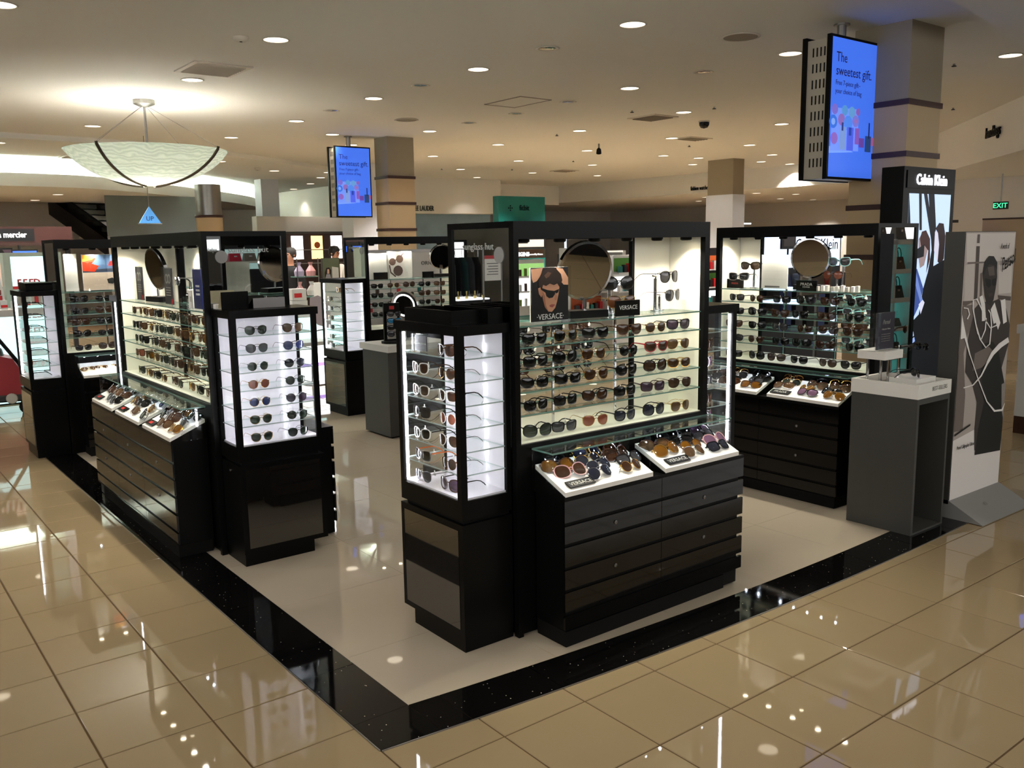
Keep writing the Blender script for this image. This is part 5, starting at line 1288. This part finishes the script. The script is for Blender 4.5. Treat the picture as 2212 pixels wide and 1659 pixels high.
t = thing('hanging_sign', 'blue triangular glass sign reading UP', 'sign', (10.35, 36, 0)); MB().prism([(-.42, 5.48), (.42, 5.48), (.0, 6.12)], 0, .04, 'y').build('panel', mat('sign_blue', (70, 130, 190), .2, emit=.45), t); text('UP', mat('sign_navy', (20, 40, 90), .4), (0, -.006, 5.58), .17, '-y', t, ext=.003)
MB().box(-.44, .44, -.01, .05, 5.45, 5.485).build('lower_edge', CHROME, t); MB().cyl((0, .02, 0), .012, 6.1, 8.75, 6).build('wire', STEEL, t)
t = thing('glass_screen', 'grey green glass guard wall beside the escalator', 'glass wall', (15, 50, 0)); MB().box(-2.8, 2.2, 0, .1, 5.2, 7.3).build('panel', mat('grey_green_glass', (120, 130, 126), .15), t); MB().box(-2.8, 2.2, -.05, .15, 5.1, 5.2).build('rail', STEEL, t); MB().box(-2.8, 2.2, 0, .1, 0, 5.1).build('lower_wall', WALL, t)
# lit picture wall
t = thing('picture_wall', 'dark wood wall with three bright lit pictures', 'wall display', (23.9, 50, 0)); MB().box(-1.95, 2.0, 0, .4, 0, 5.28).build('panelling', WOOD, t); MB().box(-2.1, 2.15, -.1, .5, 5.28, 5.4).build('cornice', GREYP, t); MB().box(-3.4, 2.5, .5, 1.2, 0, 6.3).build('back_wall', WALL, t)
for k, x in enumerate((-1.2, .07, 1.36)):
    p = MB().box(x - .36, x + .36, -.06, 0, 3.78, 5.15).build('picture', [LITW, AMBER, LITW][k], t)
    if k == 1: MB().lathe([(0, -.065), (.2, -.065)], 10, (x, 0, 4.6), axis='y').build('flower_print', mat('orange_ink', (190, 90, 30), .5), p)
for z in (3.5, 4.3): MB().box(-1.95, 2.0, -.12, 0, z, z + .05).build('rail', STEEL, t)

def person(label, loc, rot, top, hair_m, skin=SKIN, cap=None, pants=SUIT, scale=1.0, lean=0.0):
    """standing figure about 1.75 m tall: one skinned body; clothing bands by height"""
    t = thing('person', label, 'person', loc, rot)
    V_ = {'pel': (0, 0, .95), 'wst': (0, 0, 1.10), 'chs': (0, -.01, 1.30), 'nck': (0, 0, 1.50), 'hd0': (0, -.015, 1.58), 'hd1': (0, -.02, 1.67), 'hd2': (0, -.005, 1.74), 'shl': (-.19, 0, 1.43), 'shr': (.19, 0, 1.43), 'ell': (-.25, .02, 1.14), 'elr': (.25, .02, 1.14),
          'hal': (-.24, -.10, .93), 'har': (.24, -.10, .93), 'fil': (-.23, -.15, .85), 'fir': (.23, -.15, .85), 'hpl': (-.09, 0, .90), 'hpr': (.09, 0, .90), 'knl': (-.10, -.02, .50), 'knr': (.10, -.02, .50), 'anl': (-.10, .02, .09), 'anr': (.10, .02, .09), 'tol': (-.11, -.15, .04), 'tor': (.11, -.15, .04)}
    Rd = {'pel': .15, 'wst': .135, 'chs': .155, 'nck': .055, 'hd0': .07, 'hd1': .085, 'hd2': .07, 'shl': .07, 'shr': .07, 'ell': .048, 'elr': .048, 'hal': .036, 'har': .036, 'fil': .03, 'fir': .03, 'hpl': .10, 'hpr': .10, 'knl': .065, 'knr': .065, 'anl': .045, 'anr': .045, 'tol': .04, 'tor': .04}
    Ed = [('pel', 'wst'), ('wst', 'chs'), ('chs', 'nck'), ('nck', 'hd0'), ('hd0', 'hd1'), ('hd1', 'hd2'), ('chs', 'shl'), ('chs', 'shr'), ('shl', 'ell'), ('shr', 'elr'), ('ell', 'hal'), ('elr', 'har'), ('hal', 'fil'), ('har', 'fir'), ('pel', 'hpl'), ('pel', 'hpr'), ('hpl', 'knl'), ('hpr', 'knr'), ('knl', 'anl'), ('knr', 'anr'), ('anl', 'tol'), ('anr', 'tor')]
    K = list(V_); me = bpy.data.meshes.new('body'); me.from_pydata([V_[k] for k in K], [(K.index(a), K.index(b)) for a, b in Ed], [])
    ob = bpy.data.objects.new('body', me); col.objects.link(ob)
    md = ob.modifiers.new('skin', 'SKIN'); md.use_smooth_shade = True
    for i, k in enumerate(K):
        me.skin_vertices[0].data[i].radius = (Rd[k], Rd[k] * (.75 if k in ('pel', 'wst', 'chs') else 1)); me.skin_vertices[0].data[i].use_root = (k == 'pel')
    ob.modifiers.new('sub', 'SUBSURF').levels = 2; ob.modifiers['sub'].render_levels = 2
    dg = bpy.context.evaluated_depsgraph_get(); ev = bpy.data.meshes.new_from_object(ob.evaluated_get(dg))
    bpy.data.objects.remove(ob); ob = bpy.data.objects.new('body', ev); col.objects.link(ob); ob.parent = t; ob.scale = (scale,) * 3
    ev.materials.clear()
    for m in (skin, top, pants): ev.materials.append(m)
    for p in ev.polygons:
        z, x = p.center.z, abs(p.center.x); p.use_smooth = True
        p.material_index = 0 if z > 1.485 or (x > .19 and z < .97) else (1 if z > .93 else 2)
    h = MB(k=1.0).lathe([(.0, 1.80), (.06, 1.79), (.098, 1.745), (.104, 1.68), (.09, 1.62)], 14, (0, .018, 0)).build('hair', hair_m, t, smooth=True); h.scale = (scale,) * 3
    for s_ in (-1, 1):
        e = MB(k=1.0).lathe([(0, -.004), (.012, 0), (0, .004)], 8, (s_ * .033, -.102, 1.675), axis='y').build('eye', GAP, t); e.scale = (scale,) * 3
        e = MB(k=1.0).lathe([(0, -.012), (.028, 0), (0, .012)], 8, (s_ * .09, 0, 1.665), axis='x').build('ear', skin, t); e.scale = (scale,) * 3
    MB(k=1.0).tube([(0, -.10, 1.685), (0, -.125, 1.648), (0, -.105, 1.64)], [.008, .014, .01], 6).build('nose', skin, t); MB(k=1.0).box(-.022, .022, -.102, -.095, 1.612, 1.62).build('mouth', mat('lip', (150, 80, 75), .5), t)
    if cap: MB(k=1.0).lathe([(.0, 1.815), (.07, 1.805), (.108, 1.75), (.112, 1.71)], 14, (0, .01, 0)).box(-.06, .06, -.2, -.08, 1.705, 1.715).build('cap', cap, t)
    return t
person('person in a black jacket seen in profile past the white tower', (16.0, 36, 0), R(-60), SUIT, HAIR)
person('person with dark cap and white shirt behind a counter', (20.1, 40, 0), R(20), SHIRT, HAIR, cap=HAIR)

# centre: cosmetics counters
t = thing('product_shelf', 'clear shelf tower of wrapped gifts by the person in black', 'shelf', (15.4, 33, 0)); MB().box(-.5, .5, 0, .7, 0, 1.75).build('base', WHT, t)
for z in (1.75, 2.5, 3.3): MB().box(-.46, .46, .02, .66, z, z + .04, 0, 1).build('shelf', [GLASS, EDGE], t)
for x in (-.46, .44): MB().box(x, x + .03, .02, .05, 1.75, 4.05).build('post', STEEL, t)
for k in range(6):
    g_ = MB().lathe([(.18, 0), (.2, .2), (.06, .42), (.1, .55)], 9, (-.25 + .5 * (k % 2), .3, 1.8 + .77 * (k // 2))).build('gift_bag', [WHT, mat('lilac_wrap', (170, 160, 190), .4), mat('pink_wrap', (205, 150, 150), .4)][k % 3], t)
t = thing('poster_stand', 'poster of a woman with a handbag on a counter', 'poster', (15.9, 32, 0)); MB().box(-.38, .38, 0, .08, 3.1, 4.05).build('board', GREYP, t); MB().box(-.5, .9, -.1, .6, 0, 3.1).build('counter', WHT, t)
print_mesh('print', t, .7, .9, [((96, 104, 82), [(0, 0), (1, 0), (1, 1), (0, 1)]), ((200, 200, 196), [(.55, .05), (.95, .05), (.95, .6), (.55, .65)]), ((40, 28, 26), [(.1, .1), (.45, .1), (.5, .5), (.38, .62), (.2, .6), (.1, .4)]), ((205, 165, 145), [(.24, .35), (.38, .35), (.38, .54), (.26, .54)]), ((150, 150, 160), [(.05, 0), (.5, 0), (.42, .33), (.2, .33)])], y=-.004, z0=3.13)
t = thing('gift_box', 'white box with red print, upper of two stacked by the white tower', 'box', (13.95, 31, 2.55)); MB().bbox(-.28, .28, -.25, .25, 0, .42, .01).build('carton', WHT, t); MB().box(-.2, .1, -.256, -.25, .1, .26).build('red_print', RED, t)
t = thing('gift_box', 'white box with red print, lower of two stacked by the white tower', 'box', (13.95, 31, 2.12)); MB().bbox(-.3, .3, -.27, .27, 0, .42, .01).build('carton', WHT, t); MB().box(-.2, .1, -.276, -.27, .1, .26).build('red_print', RED, t)
t = thing('counter', 'white cosmetics counter under the stacked boxes with a cyan lit base', 'counter', (14.2, 30.2, 0)); MB().box(-1.4, 1.2, 0, 1.6, .35, 1.95).build('body', LIT, t); MB().box(-1.5, 1.3, -.1, 1.7, 1.95, 2.12).build('top', WHT, t); MB().box(-1.4, 1.2, .1, 1.5, 0, .35).build('plinth', BEIGEW, t)
t = thing('petal_screen', 'tilted white petal-shaped panel on a bent steel rod', 'display', (12.9, 26.9, 0), R(-12)); MB().prism([(-.3, 2.85), (-.33, 2.4), (-.1, 1.95), (.35, 1.8), (.33, 2.7), (-.05, 2.92)][::-1], 0, .06, 'y').build('panel', mat('pale_pink', (205, 195, 205), .4), t)
MB().tube([(-.35, .1, .03), (-.3, .1, 1.55), (-.15, .1, 1.75), (.2, .05, 1.8)], .025, 6).build('rod', STEEL, t); MB().lathe([(0, 0), (.45, 0), (.45, .03), (0, .04)], 16, (-.2, .1, 0)).build('base', STEEL, t)
t = thing('counter', 'low white counter with lilac light behind the white left tower', 'counter', (12.2, 27.6, 0)); MB().box(-1.0, 1.4, 0, 1.2, .0, 1.2).build('body', LITW, t); MB().box(-1.05, 1.45, -.05, 1.25, 1.2, 1.32).build('top', WHT, t); MB().box(-1, 1.4, -.03, 0, .5, .62).build('light_line', LILAC, t)
t = thing('cosmetics_wall', 'white cosmetics wall with grey lettering behind the far display', 'wall display', (16.2, 27, 0)); MB().box(-2.0, 2.2, 0, .3, 0, 4.35).build('panel', WHT, t); MB().box(-2.0, 2.2, -.03, 0, 4.25, 4.35).build('cap', STEEL, t); text('ORIGINS', GREYP, (1.1, -.01, 3.8), .13, '-y', t, ext=.004, sx=1.1)
for k in range(3): MB().box(-1.9, 2.1, -.35, 0, 1.6 + .6 * k, 1.65 + .6 * k).build('shelf', WHT, t)
for k in range(14): MB().cyl((-1.75 + .28 * k, -.18, 0), .07, 1.65 + .6 * (k % 3), 1.95 + .6 * (k % 3), 8).build('bottle', [TEAL, RED, WOOD, SHIRT][k % 4], t)
# cash counter with lit mirror and rotating stand
t = thing('cash_counter', 'grey cash counter with dark drawers in the kiosk aisle', 'counter', (10.2, 17.75, 0)); MB().box(0, 1.7, .1, 1.3, .05, 2.05).build('body', GREYP, t); MB().box(-.05, 1.75, .0, 1.35, 2.05, 2.2).build('top', WHT, t); MB().box(.08, 1.65, .15, 1.25, .009, .05).build('toe', GAP, t)
for k in range(6): MB().box(.3, 1.68, .07, .1, .2 + .3 * k, .47 + .3 * k).build('drawer', BLACK, t)
t = thing('lit_mirror', 'tilted round mirror with a bright ring on the cash counter', 'mirror', (11.2, 18.7, 2.2), R(-55)); MB().lathe([(0, 0), (.22, 0), (.22, .03), (0, .04)], 16).build('base', CHROME, t); MB().cyl((0, 0, 0), .03, .03, .5, 8).build('stem', CHROME, t)
for nm, pr, m in (('ring', [(.28, -.02), (.34, -.02), (.36, .03), (.3, .06)], CHROME), ('mirror_face', [(0, -.015), (.28, -.015)], MIRROR), ('back', [(.3, .06), (0, .06)], CHROME), ('light_ring', [(.24, -.02), (.28, -.02)], LITW)):
    o = MB().lathe(pr, 24, axis='y').build(nm, m, t); o.location.z = .85 * S; o.rotation_euler = (R(10), 0, 0)
t = thing('rotating_stand', 'black upright rack of sunglasses on the cash counter', 'display stand', (10.62, 18.35, 2.2), R(-8)); MB().lathe([(0, 0), (.26, 0), (.26, .05), (0, .06)], 18).build('base', BLACK, t); MB().box(-.2, .2, -.03, .03, .06, .95).build('board', BLACK, t); MB().box(-.13, .13, -.036, -.03, .1, .7).build('liner', TXT, t); MB().box(-.06, .06, -.04, -.03, .8, .88).build('red_patch', RED, t)
for k in range(4):
    MB().tube([(0, -.03, .2 + .16 * k), (0, -.18, .2 + .16 * k)], .008, 5).build('peg', CHROME, t)
    glasses(*[('wayfarer', 'black', 'grey'), ('wayfarer', 'black', 'turquoise'), ('square', 'black', 'dark'), ('oversized', 'black', 'grey')][k], (10.60, 18.16, 2.2 + .64 - .16 * k), R(-8), '%s from top on the black rotating stand' % ORD[k], 'sunglasses on the rotating stand', True, tagged=False)

# centre: past the poster display
t = thing('brand_sign', 'teal fitbit sign above a framed shelf'.replace('fitbit ', ''), 'sign', (31.87, 40, 0)); MB().box(-1.68, 1.68, 0, .5, 0, 7.12).build('board', TEAL, t); text('fitbit', BLACK, (.15, -.02, 6.35), .3, '-y', t, ext=.01, sx=.9)
for k, (dx, dz) in enumerate(((0, 0), (.12, 0), (-.12, 0), (0, .12), (0, -.12))): MB().lathe([(0, -.02), (.045, -.015)], 8, (-.85 + dx, 0, 6.47 + dz), axis='y').build('logo_dot', BLACK, t)
MB().box(-1.3, 1.55, -.2, 0, 4.2, 5.75).build('shelf_frame', DARK, t); MB().box(-1.15, 1.4, -.21, -.2, 4.3, 5.6).build('shelf_back', CREAM, t); MB().box(-1.0, .2, -.22, -.21, 4.5, 5.4).build('screen', DARK, t)
t = thing('cosmetics_stand', 'brown topped cosmetics stand with white ORIGINS lettering'.replace('ORIGINS ', ''), 'display stand', (20.9, 26, 0)); MB().box(-.9, .85, 0, .6, 0, 3.9).build('carcass', WHT, t); MB().box(-.9, .85, -.05, .6, 3.95, 4.28).build('header', mat('header_brown', (92, 62, 36), .4), t); text('ORIGINS', mat('sign_white', (245, 245, 245), emit=1.2), (-.32, -.06, 4.03), .14, '-y', t, ext=.01, bold=.003); text('Powered by Nature', mat('sign_white'), (.38, -.06, 4.06), .06, '-y', t, ext=.01)
for j in range(3):
    MB().box(-.85, .8, -.02, 0, 2.2 + .55 * j, 2.65 + .55 * j).build('lit_back', [LITW, LITW, mat('green_lit', (150, 205, 120), .5, emit=.7)][j], t); MB().box(-.85, .8, -.25, 0, 2.16 + .55 * j, 2.2 + .55 * j).build('shelf', WHT, t)
    for k in range(6): MB().cyl((-.7 + .26 * k, -.14, 0), .06, 2.2 + .55 * j, 2.4 + .55 * j + .04 * (k % 3), 8).build('bottle', [WOOD, mat('olive', (110, 130, 50), .4), WHT][(j + k) % 3], t)
t = thing('clothes_rack', 'dark clothes rack reflected in the mirror above the front tower', 'clothes rack', (-9.6, 31.5, 0)); MB().tube([(-1.2, 0, 0), (-1.2, 0, 4.3), (1.2, 0, 4.3), (1.2, 0, 0)], .04, 6).build('rail', CHROME, t)
for k in range(7):
    g_ = MB().prism([(-.3, 2.4), (.3, 2.4), (.28, 3.6), (.12, 3.95), (-.12, 3.95), (-.28, 3.6)], -.06, .06, 'y').build('garment', [SUIT, mat('grey_cloth', (70, 72, 78), .8), mat('green_cloth', (40, 70, 68), .8)][k % 3], t, (-1.0 + .33 * k, 0, 0)); g_.rotation_euler = (0, 0, R(75))
    MB().tube([(0, 0, 3.95), (.05, 0, 4.15), (0, 0, 4.3)], .012, 5).build('hanger_hook', CHROME, t, (-1.0 + .33 * k, 0, 0))
t = thing('bright_window', 'bright white panels behind the reflected clothes rack', 'light wall', (-11.4, 34.5, 0)); MB().box(-.9, 1.2, 0, .15, 0, 4.7).build('carcass', DARK, t)
for k in range(3): MB().box(-.7 + .58 * k, -.2 + .58 * k, -.02, 0, 3.9, 4.6).build('panel', LITW, t)
t = thing('jewelry_table', 'dark table with a lit top of ornaments, reflected in the front mirror', 'table', (-8.2, 28.2, 0)); MB().box(-.8, .8, 0, 1.6, 0, 2.35).build('body', DARK, t); MB().box(-.75, .75, .05, 1.55, 2.35, 2.4).build('lit_top', LITW, t)
for k in range(7): MB().lathe([(.06, 2.4), (.07, 2.5), (.02, 2.55), (.03, 2.7)], 8, (-.6 + .2 * k, .25 + .1 * (k % 2), 0)).build('ornament', [mat('gold_glass', (200, 180, 110), .2), ACRY][k % 2], t)
t = thing('notice_stand', 'white notice with a red top edge, reflected in the front mirror', 'sign', (-4.2, 21.6, 0)); MB().box(-.3, .3, 0, .03, 3.4, 4.15).build('sheet', PAPER, t); MB().box(-.3, .3, -.005, 0, 4.05, 4.15).build('red_edge', RED, t); MB().tube([(-.34, .02, 0), (-.34, .02, 4.4), (.34, .02, 4.4), (.34, .02, 0)], .03, 6).build('stand', STEEL, t)
for k in range(5): MB().box(-.2, .22 - .05 * (k % 2), -.004, 0, 3.9 - .08 * k, 3.92 - .08 * k).build('text_line', GREYP, t)
t = thing('polish_board', 'white board hung with rows of dark cosmetics cards', 'display board', (26, 26.7, 0)); MB().box(0, .15, -.62, .62, 0, 4.15).build('board', WHT, t); MB().box(-.01, 0, -.6, .6, 3.95, 4.08).build('header', GREYP, t)
for r_ in range(5):
    for c in range(4):
        p = MB().box(-.03, 0, -.5 + .27 * c, -.3 + .27 * c, 2.1 + .37 * r_, 2.38 + .37 * r_).build('card', DARK, t)
for k, (x, y, h, m, l) in enumerate(((22.6, 24.6, 4.3, WHT, 'white cabinet with orange product pictures'), (24.2, 24.0, 4.0, WHT, 'white cabinet with green products'), (28.5, 23.5, 4.2, DARK, 'dark cabinet of small bottles'))):
    t = thing('perfume_cabinet', l + ' seen past the poster display', 'cabinet', (x, y, 0)); MB().box(-.8, .8, 0, .6, 0, h).build('carcass', m, t)
    for j in range(3):
        MB().box(-.75, .75, -.02, 0, 2.0 + .7 * j, 2.5 + .7 * j).build('back_panel', [mat('orange_pic', (190, 90, 40), .5), CREAM, LITW, mat('green_pic', (90, 150, 60), .5)][(j + k) % 4], t); MB().box(-.78, .78, -.3, 0, 1.92 + .7 * j, 1.97 + .7 * j).build('shelf', WHT, t)
        for i in range(6): MB().box(-.68 + .23 * i, -.54 + .23 * i, -.25, -.1, 1.97 + .7 * j, 2.2 + .7 * j + .05 * (i % 3)).build('bottle', [DARK, RED, SHIRT, TEAL][(i + j + k) % 4], t)
t = thing('mannequin', 'mannequin in a mauve dress past the poster display', 'mannequin', (29.3, 26.6, 0)); MB().lathe([(.12, 0), (.45, 1.2), (.36, 2.2), (.3, 2.6), (.42, 3.2), (.34, 3.55), (.1, 3.7), (.1, 3.8)], 14).build('dress', mat('mauve_cloth', (110, 70, 95), .8), t, smooth=True); MB().lathe([(.1, 3.75), (.2, 3.95), (.2, 4.15), (0, 4.35)], 12).build('head', DARK, t, smooth=True); MB().cyl((0, 0, 0), .5, -0, .03, 18).build('base', STEEL, t)
for x, y, z, l in ((30.5, 33.5, 4.75, 'above the poster display'), (42.0, 32.8, 5.2, 'beside the white column')):
    t = thing('neon_light', 'thin blue-white light frame ' + l, 'light', (x, y, 0)); MB().box(-1.1, 1.1, 0, .08, z + .2, z + .27).build('tube', mat('blue_tube', (190, 215, 255), .4, emit=2.5), t); MB().box(-1.1, -1.03, 0, .08, z - .8, z + .2).build('tube', mat('blue_tube'), t); MB().box(-1.2, 1.2, .1, .5, 0, z - .8).build('cabinet', DARK, t); MB().box(-1.1, -1.03, .08, .2, z - 1, z - .8).build('bracket', STEEL, t)

# right: past the pedestal display
t = thing('light_box_sign', 'bright white light box with thin dark lettering behind the pedestal display', 'light box', (21.5, 14.2, 0)); MB().box(-2.9, 1.2, 0, .4, 0, 4.7).build('cabinet', DARK, t); MB().box(-2.75, 1.1, -.03, 0, 3.75, 4.62).build('lit_face', mat('sky_lit', (205, 222, 255), .4, emit=2.2), t); text('Calvin Klein', BLACK, (.0, -.04, 4.2), .3, '-y', t, ext=.004, sx=.95)
for k in range(7): MB().prism([(-.16, 2.2), (.16, 2.2), (.14, 3.2), (.05, 3.6), (-.05, 3.6), (-.14, 3.2)], -.5, -.3, 'y').build('garment', [SUIT, mat('blue_cloth', (60, 75, 120), .8), DARK][k % 3], t, (-2.4 + .5 * k, 0, 0))
t = thing('tv_sign', 'small dark framed sign on a pole before the light box', 'sign', (18.85, 13.2, 0)); MB().box(-.28, .28, 0, .06, 4.25, 4.75).build('frame', DARK, t); MB().box(-.22, .22, -.006, 0, 4.32, 4.7).build('picture', WOOD, t); MB().cyl((0, .03, 0), .025, 0, 4.25, 8).build('pole', DARK, t); MB().cyl((0, .03, 0), .3, 0, .03, 14).build('base', DARK, t)
t = thing('sale_sign', 'grey sign with printed words and a red star behind the pedestal display', 'sign', (17.1, 11.2, 0)); MB().box(-.6, .5, 0, .05, 3.3, 3.95).build('board', mat('sign_grey', (150, 142, 132), .5), t); text('just buy it', DARK, (-.05, -.006, 3.74), .12, '-y', t, ext=.002, sx=.8); text('quick', DARK, (-.25, -.006, 3.5), .1, '-y', t, ext=.002, sx=.8); MB().prism([(.3 + (.16 if k % 2 else .07) * math.cos(k * math.pi / 5 + .3), 3.5 + (.16 if k % 2 else .07) * math.sin(k * math.pi / 5 + .3)) for k in range(10)], -.012, -.004, 'y').build('red_star', RED, t); MB().cyl((0, .03, 0), .04, 0, 3.3, 8).build('pole', STEEL, t); MB().cyl((0, .03, 0), .35, 0, .03, 14).build('base', STEEL, t)
# handbag cubbies
t = thing('handbag_shelf', 'white cubby shelf with teal lighting, reflected in the end mirror behind the pedestal', 'shelf', (23.2, 2.7, 0), math.pi)
MB().box(-3.0, 2.5, .45, .5, 0, 4.4).build('back_panel', CYAN, t)
for x in (-3.0, -2.1, -1.2, -.3, .6, 1.5, 2.4): MB().box(x, x + .1, 0, .45, 0, 4.45).build('divider', WHT, t)
for z in (.0, 1.1, 1.9, 2.7, 3.5, 4.3): MB().box(-3.0, 2.5, 0, .45, z, z + .12).build('shelf', WHT, t)
LEATH = [mat('leather_black', (26, 22, 22), .4), mat('leather_brown', (72, 46, 34), .4), mat('leather_grey', (110, 104, 96), .5), mat('leather_red', (170, 20, 50), .4)]
def handbag(label, loc, rot, w_, h_, m, group, handle=True):
    t = thing('handbag', label, 'handbag', loc, rot, group)
    MB().add([(-w_ / 2, -.12, 0), (w_ / 2, -.12, 0), (w_ / 2, .12, 0), (-w_ / 2, .12, 0), (-w_ * .42, -.05, h_), (w_ * .42, -.05, h_), (w_ * .42, .05, h_), (-w_ * .42, .05, h_)], [(3, 2, 1, 0), (4, 5, 6, 7), (0, 1, 5, 4), (1, 2, 6, 5), (2, 3, 7, 6), (3, 0, 4, 7)]).build('body', m, t)
    MB().box(-.05, .05, -.125, -.1, h_ * .55, h_ * .7).build('clasp', CHROME, t)
    if handle:
        for d in (-.05, .05): MB().tube([(w_ * .25 * math.cos(a), d, h_ + .25 * math.sin(a)) for a in [math.pi * k / 8 for k in range(9)]], .015, 5).build('handle', m, t)
hb = 0
for r_, z in enumerate((1.22, 2.02, 2.82, 3.62)):
    for c, x in enumerate((-2.5, -1.6, -.7, .2, 1.1, 2.0)):
        handbag('%s handbag, %s row, %s in the reflected teal cubbies' % (['black', 'brown', 'black', 'grey'][(r_ + c) % 4] if (r_, c) != (0, 1) else 'red', ['bottom', 'second', 'third', 'top'][r_], ORD[c] + ' from right,'), (23.2 - x, 2.47, z), math.pi + R(4 * c), .5 if r_ != 1 else .42, .34 if r_ != 1 else .22, LEATH[[0, 1, 0, 2][(r_ + c) % 4]] if (r_, c) != (0, 1) else LEATH[3], 'handbags in the teal cubbies', r_ != 1)
for k, (x, z) in enumerate(((-.7, 4.43), (.3, 4.43))):
    handbag('grey handbag on top of the cubby shelf, %s one' % ORD[k], (23.2 - x, 2.47, z), math.pi, .55, .4, LEATH[2], 'handbags on top of the cubby shelf')
t = thing('bag_wall', 'dark wall with a lit shelf of handbags, reflected in the left end mirror', 'shelf', (11.0, -3.0, 0), math.pi)
MB().box(-2.2, 2.2, .5, .7, 0, 4.9).build('back_panel', DARK, t); MB().box(-1.5, 1.9, .44, .5, 3.8, 4.45).build('lit_back', mat('pale_cyan_lit', (190, 225, 222), .5, emit=.45), t); MB().box(-2.2, 2.2, 0, .5, 4.0, 4.06).build('shelf', WHT, t); MB().box(-2.2, 2.2, 0, .5, 2.8, 2.86).build('shelf', WHT, t)
for k in range(6): handbag('%s handbag, %s on the reflected lit shelf' % (['red', 'red', 'red', 'grey', 'brown', 'black'][k], ORD[k]), (9.7 + .5 * k, -3.25, 4.06 if k < 5 else 2.86), math.pi, .42, .26, LEATH[[3, 3, 3, 2, 1, 0][k]], 'handbags on the reflected lit shelf', False)
# right edge
t = thing('exit_sign', 'green lit EXIT sign far right', 'exit sign', (40, 17.6, 0)); MB().box(-.02, .08, -.3, .3, 5.62, 5.94).build('housing', DARK, t); text('EXIT', mat('exit_green', (60, 235, 150), emit=2.0), (-.03, 0, 5.68), .2, '-x', t, ext=.004); MB().cyl((.03, 0, 0), .03, 5.94, 7.1, 6).build('stem', STEEL, t)
tag(MB().box(42, 42.3, 4, 24, 0, 7.1).build('wall_partition', WALL), 'pale wall in the far right under the bulkhead', kind='structure')
t = thing('wood_partition', 'pale brown wood partition behind the banner', 'partition', (34, 14.0, 0)); MB().box(0, .3, -3.0, 1.55, 0, 5.08).build('panel', BEIGEW, t); MB().box(-.03, .33, -3.0, 1.55, 5.08, 5.14).build('cap', WOOD, t)
t = thing('lilac_display', 'lilac lit display with white figurines behind the banner', 'display', (33, 17.2, 0)); MB().box(0, .4, -1.2, 1.6, 0, 4.5).build('cabinet', DARK, t); MB().box(-.03, 0, -1.0, -.1, 4.5, 5.0).build('lit_panel', LILAC, t); MB().box(-.03, 0, .2, 1.4, 4.5, 5.0).build('lit_panel', LILAC, t); MB().box(0, .1, -1.2, 1.6, 5.0, 5.1).box(0, .1, -.1, .2, 4.5, 5.0).build('frame', DARK, t)
for k, y in enumerate((.3, 1.0)): MB().lathe([(.12, 4.5), (.05, 4.7), (.14, 4.95), (.06, 5.15), (.1, 5.3), (0, 5.42)], 9, (-.2, y, 0)).build('figurine', WHT, t, smooth=True)
MB().lathe([(.22, 5.1), (.1, 5.35), (.26, 5.5), (.1, 5.7), (.14, 5.9), (0, 5.95)], 6, (.05, 1.2, 0)).build('sculpture', GAP, t)
t = thing('accessory_counter', 'white topped dark counter with bags at the right edge', 'counter', (21.4, 7.6, 0)); MB().box(0, 2.4, -1.2, 1.2, .4, 2.3).build('body', WHT, t); MB().box(-.05, 2.45, -1.25, 1.25, 2.3, 2.5).build('top', WHT, t); MB().box(0, 2.4, -1.2, 1.2, .0, .4).build('plinth', WOOD, t); MB().box(1.0, 1.2, -1.2, 1.2, 2.5, 4.6).build('back_rack', DARK, t)
for k in range(4): handbag('%s handbag on the white counter at the right edge, %s one' % (['brown', 'black', 'brown', 'grey'][k], ORD[k]), (21.8, 8.6 - .5 * k, 2.5), R(-90), .45, .5 + .2 * (k % 2), LEATH[[1, 0, 1, 2][k]], 'handbags at the right edge')
t = thing('table_lamp', 'blue shaded lamp on the rack at the right edge', 'lamp', (22.5, 8.62, 4.6)); MB().lathe([(.1, 0), (.02, .05), (.02, .2)], 8).build('base', STEEL, t); MB().lathe([(.16, .15), (.12, .45)], 12).build('shade', mat('blue_shade', (120, 160, 255), .4, emit=1.0), t)
texts_to_mesh()
print('sunglasses:', NGLASS[0])
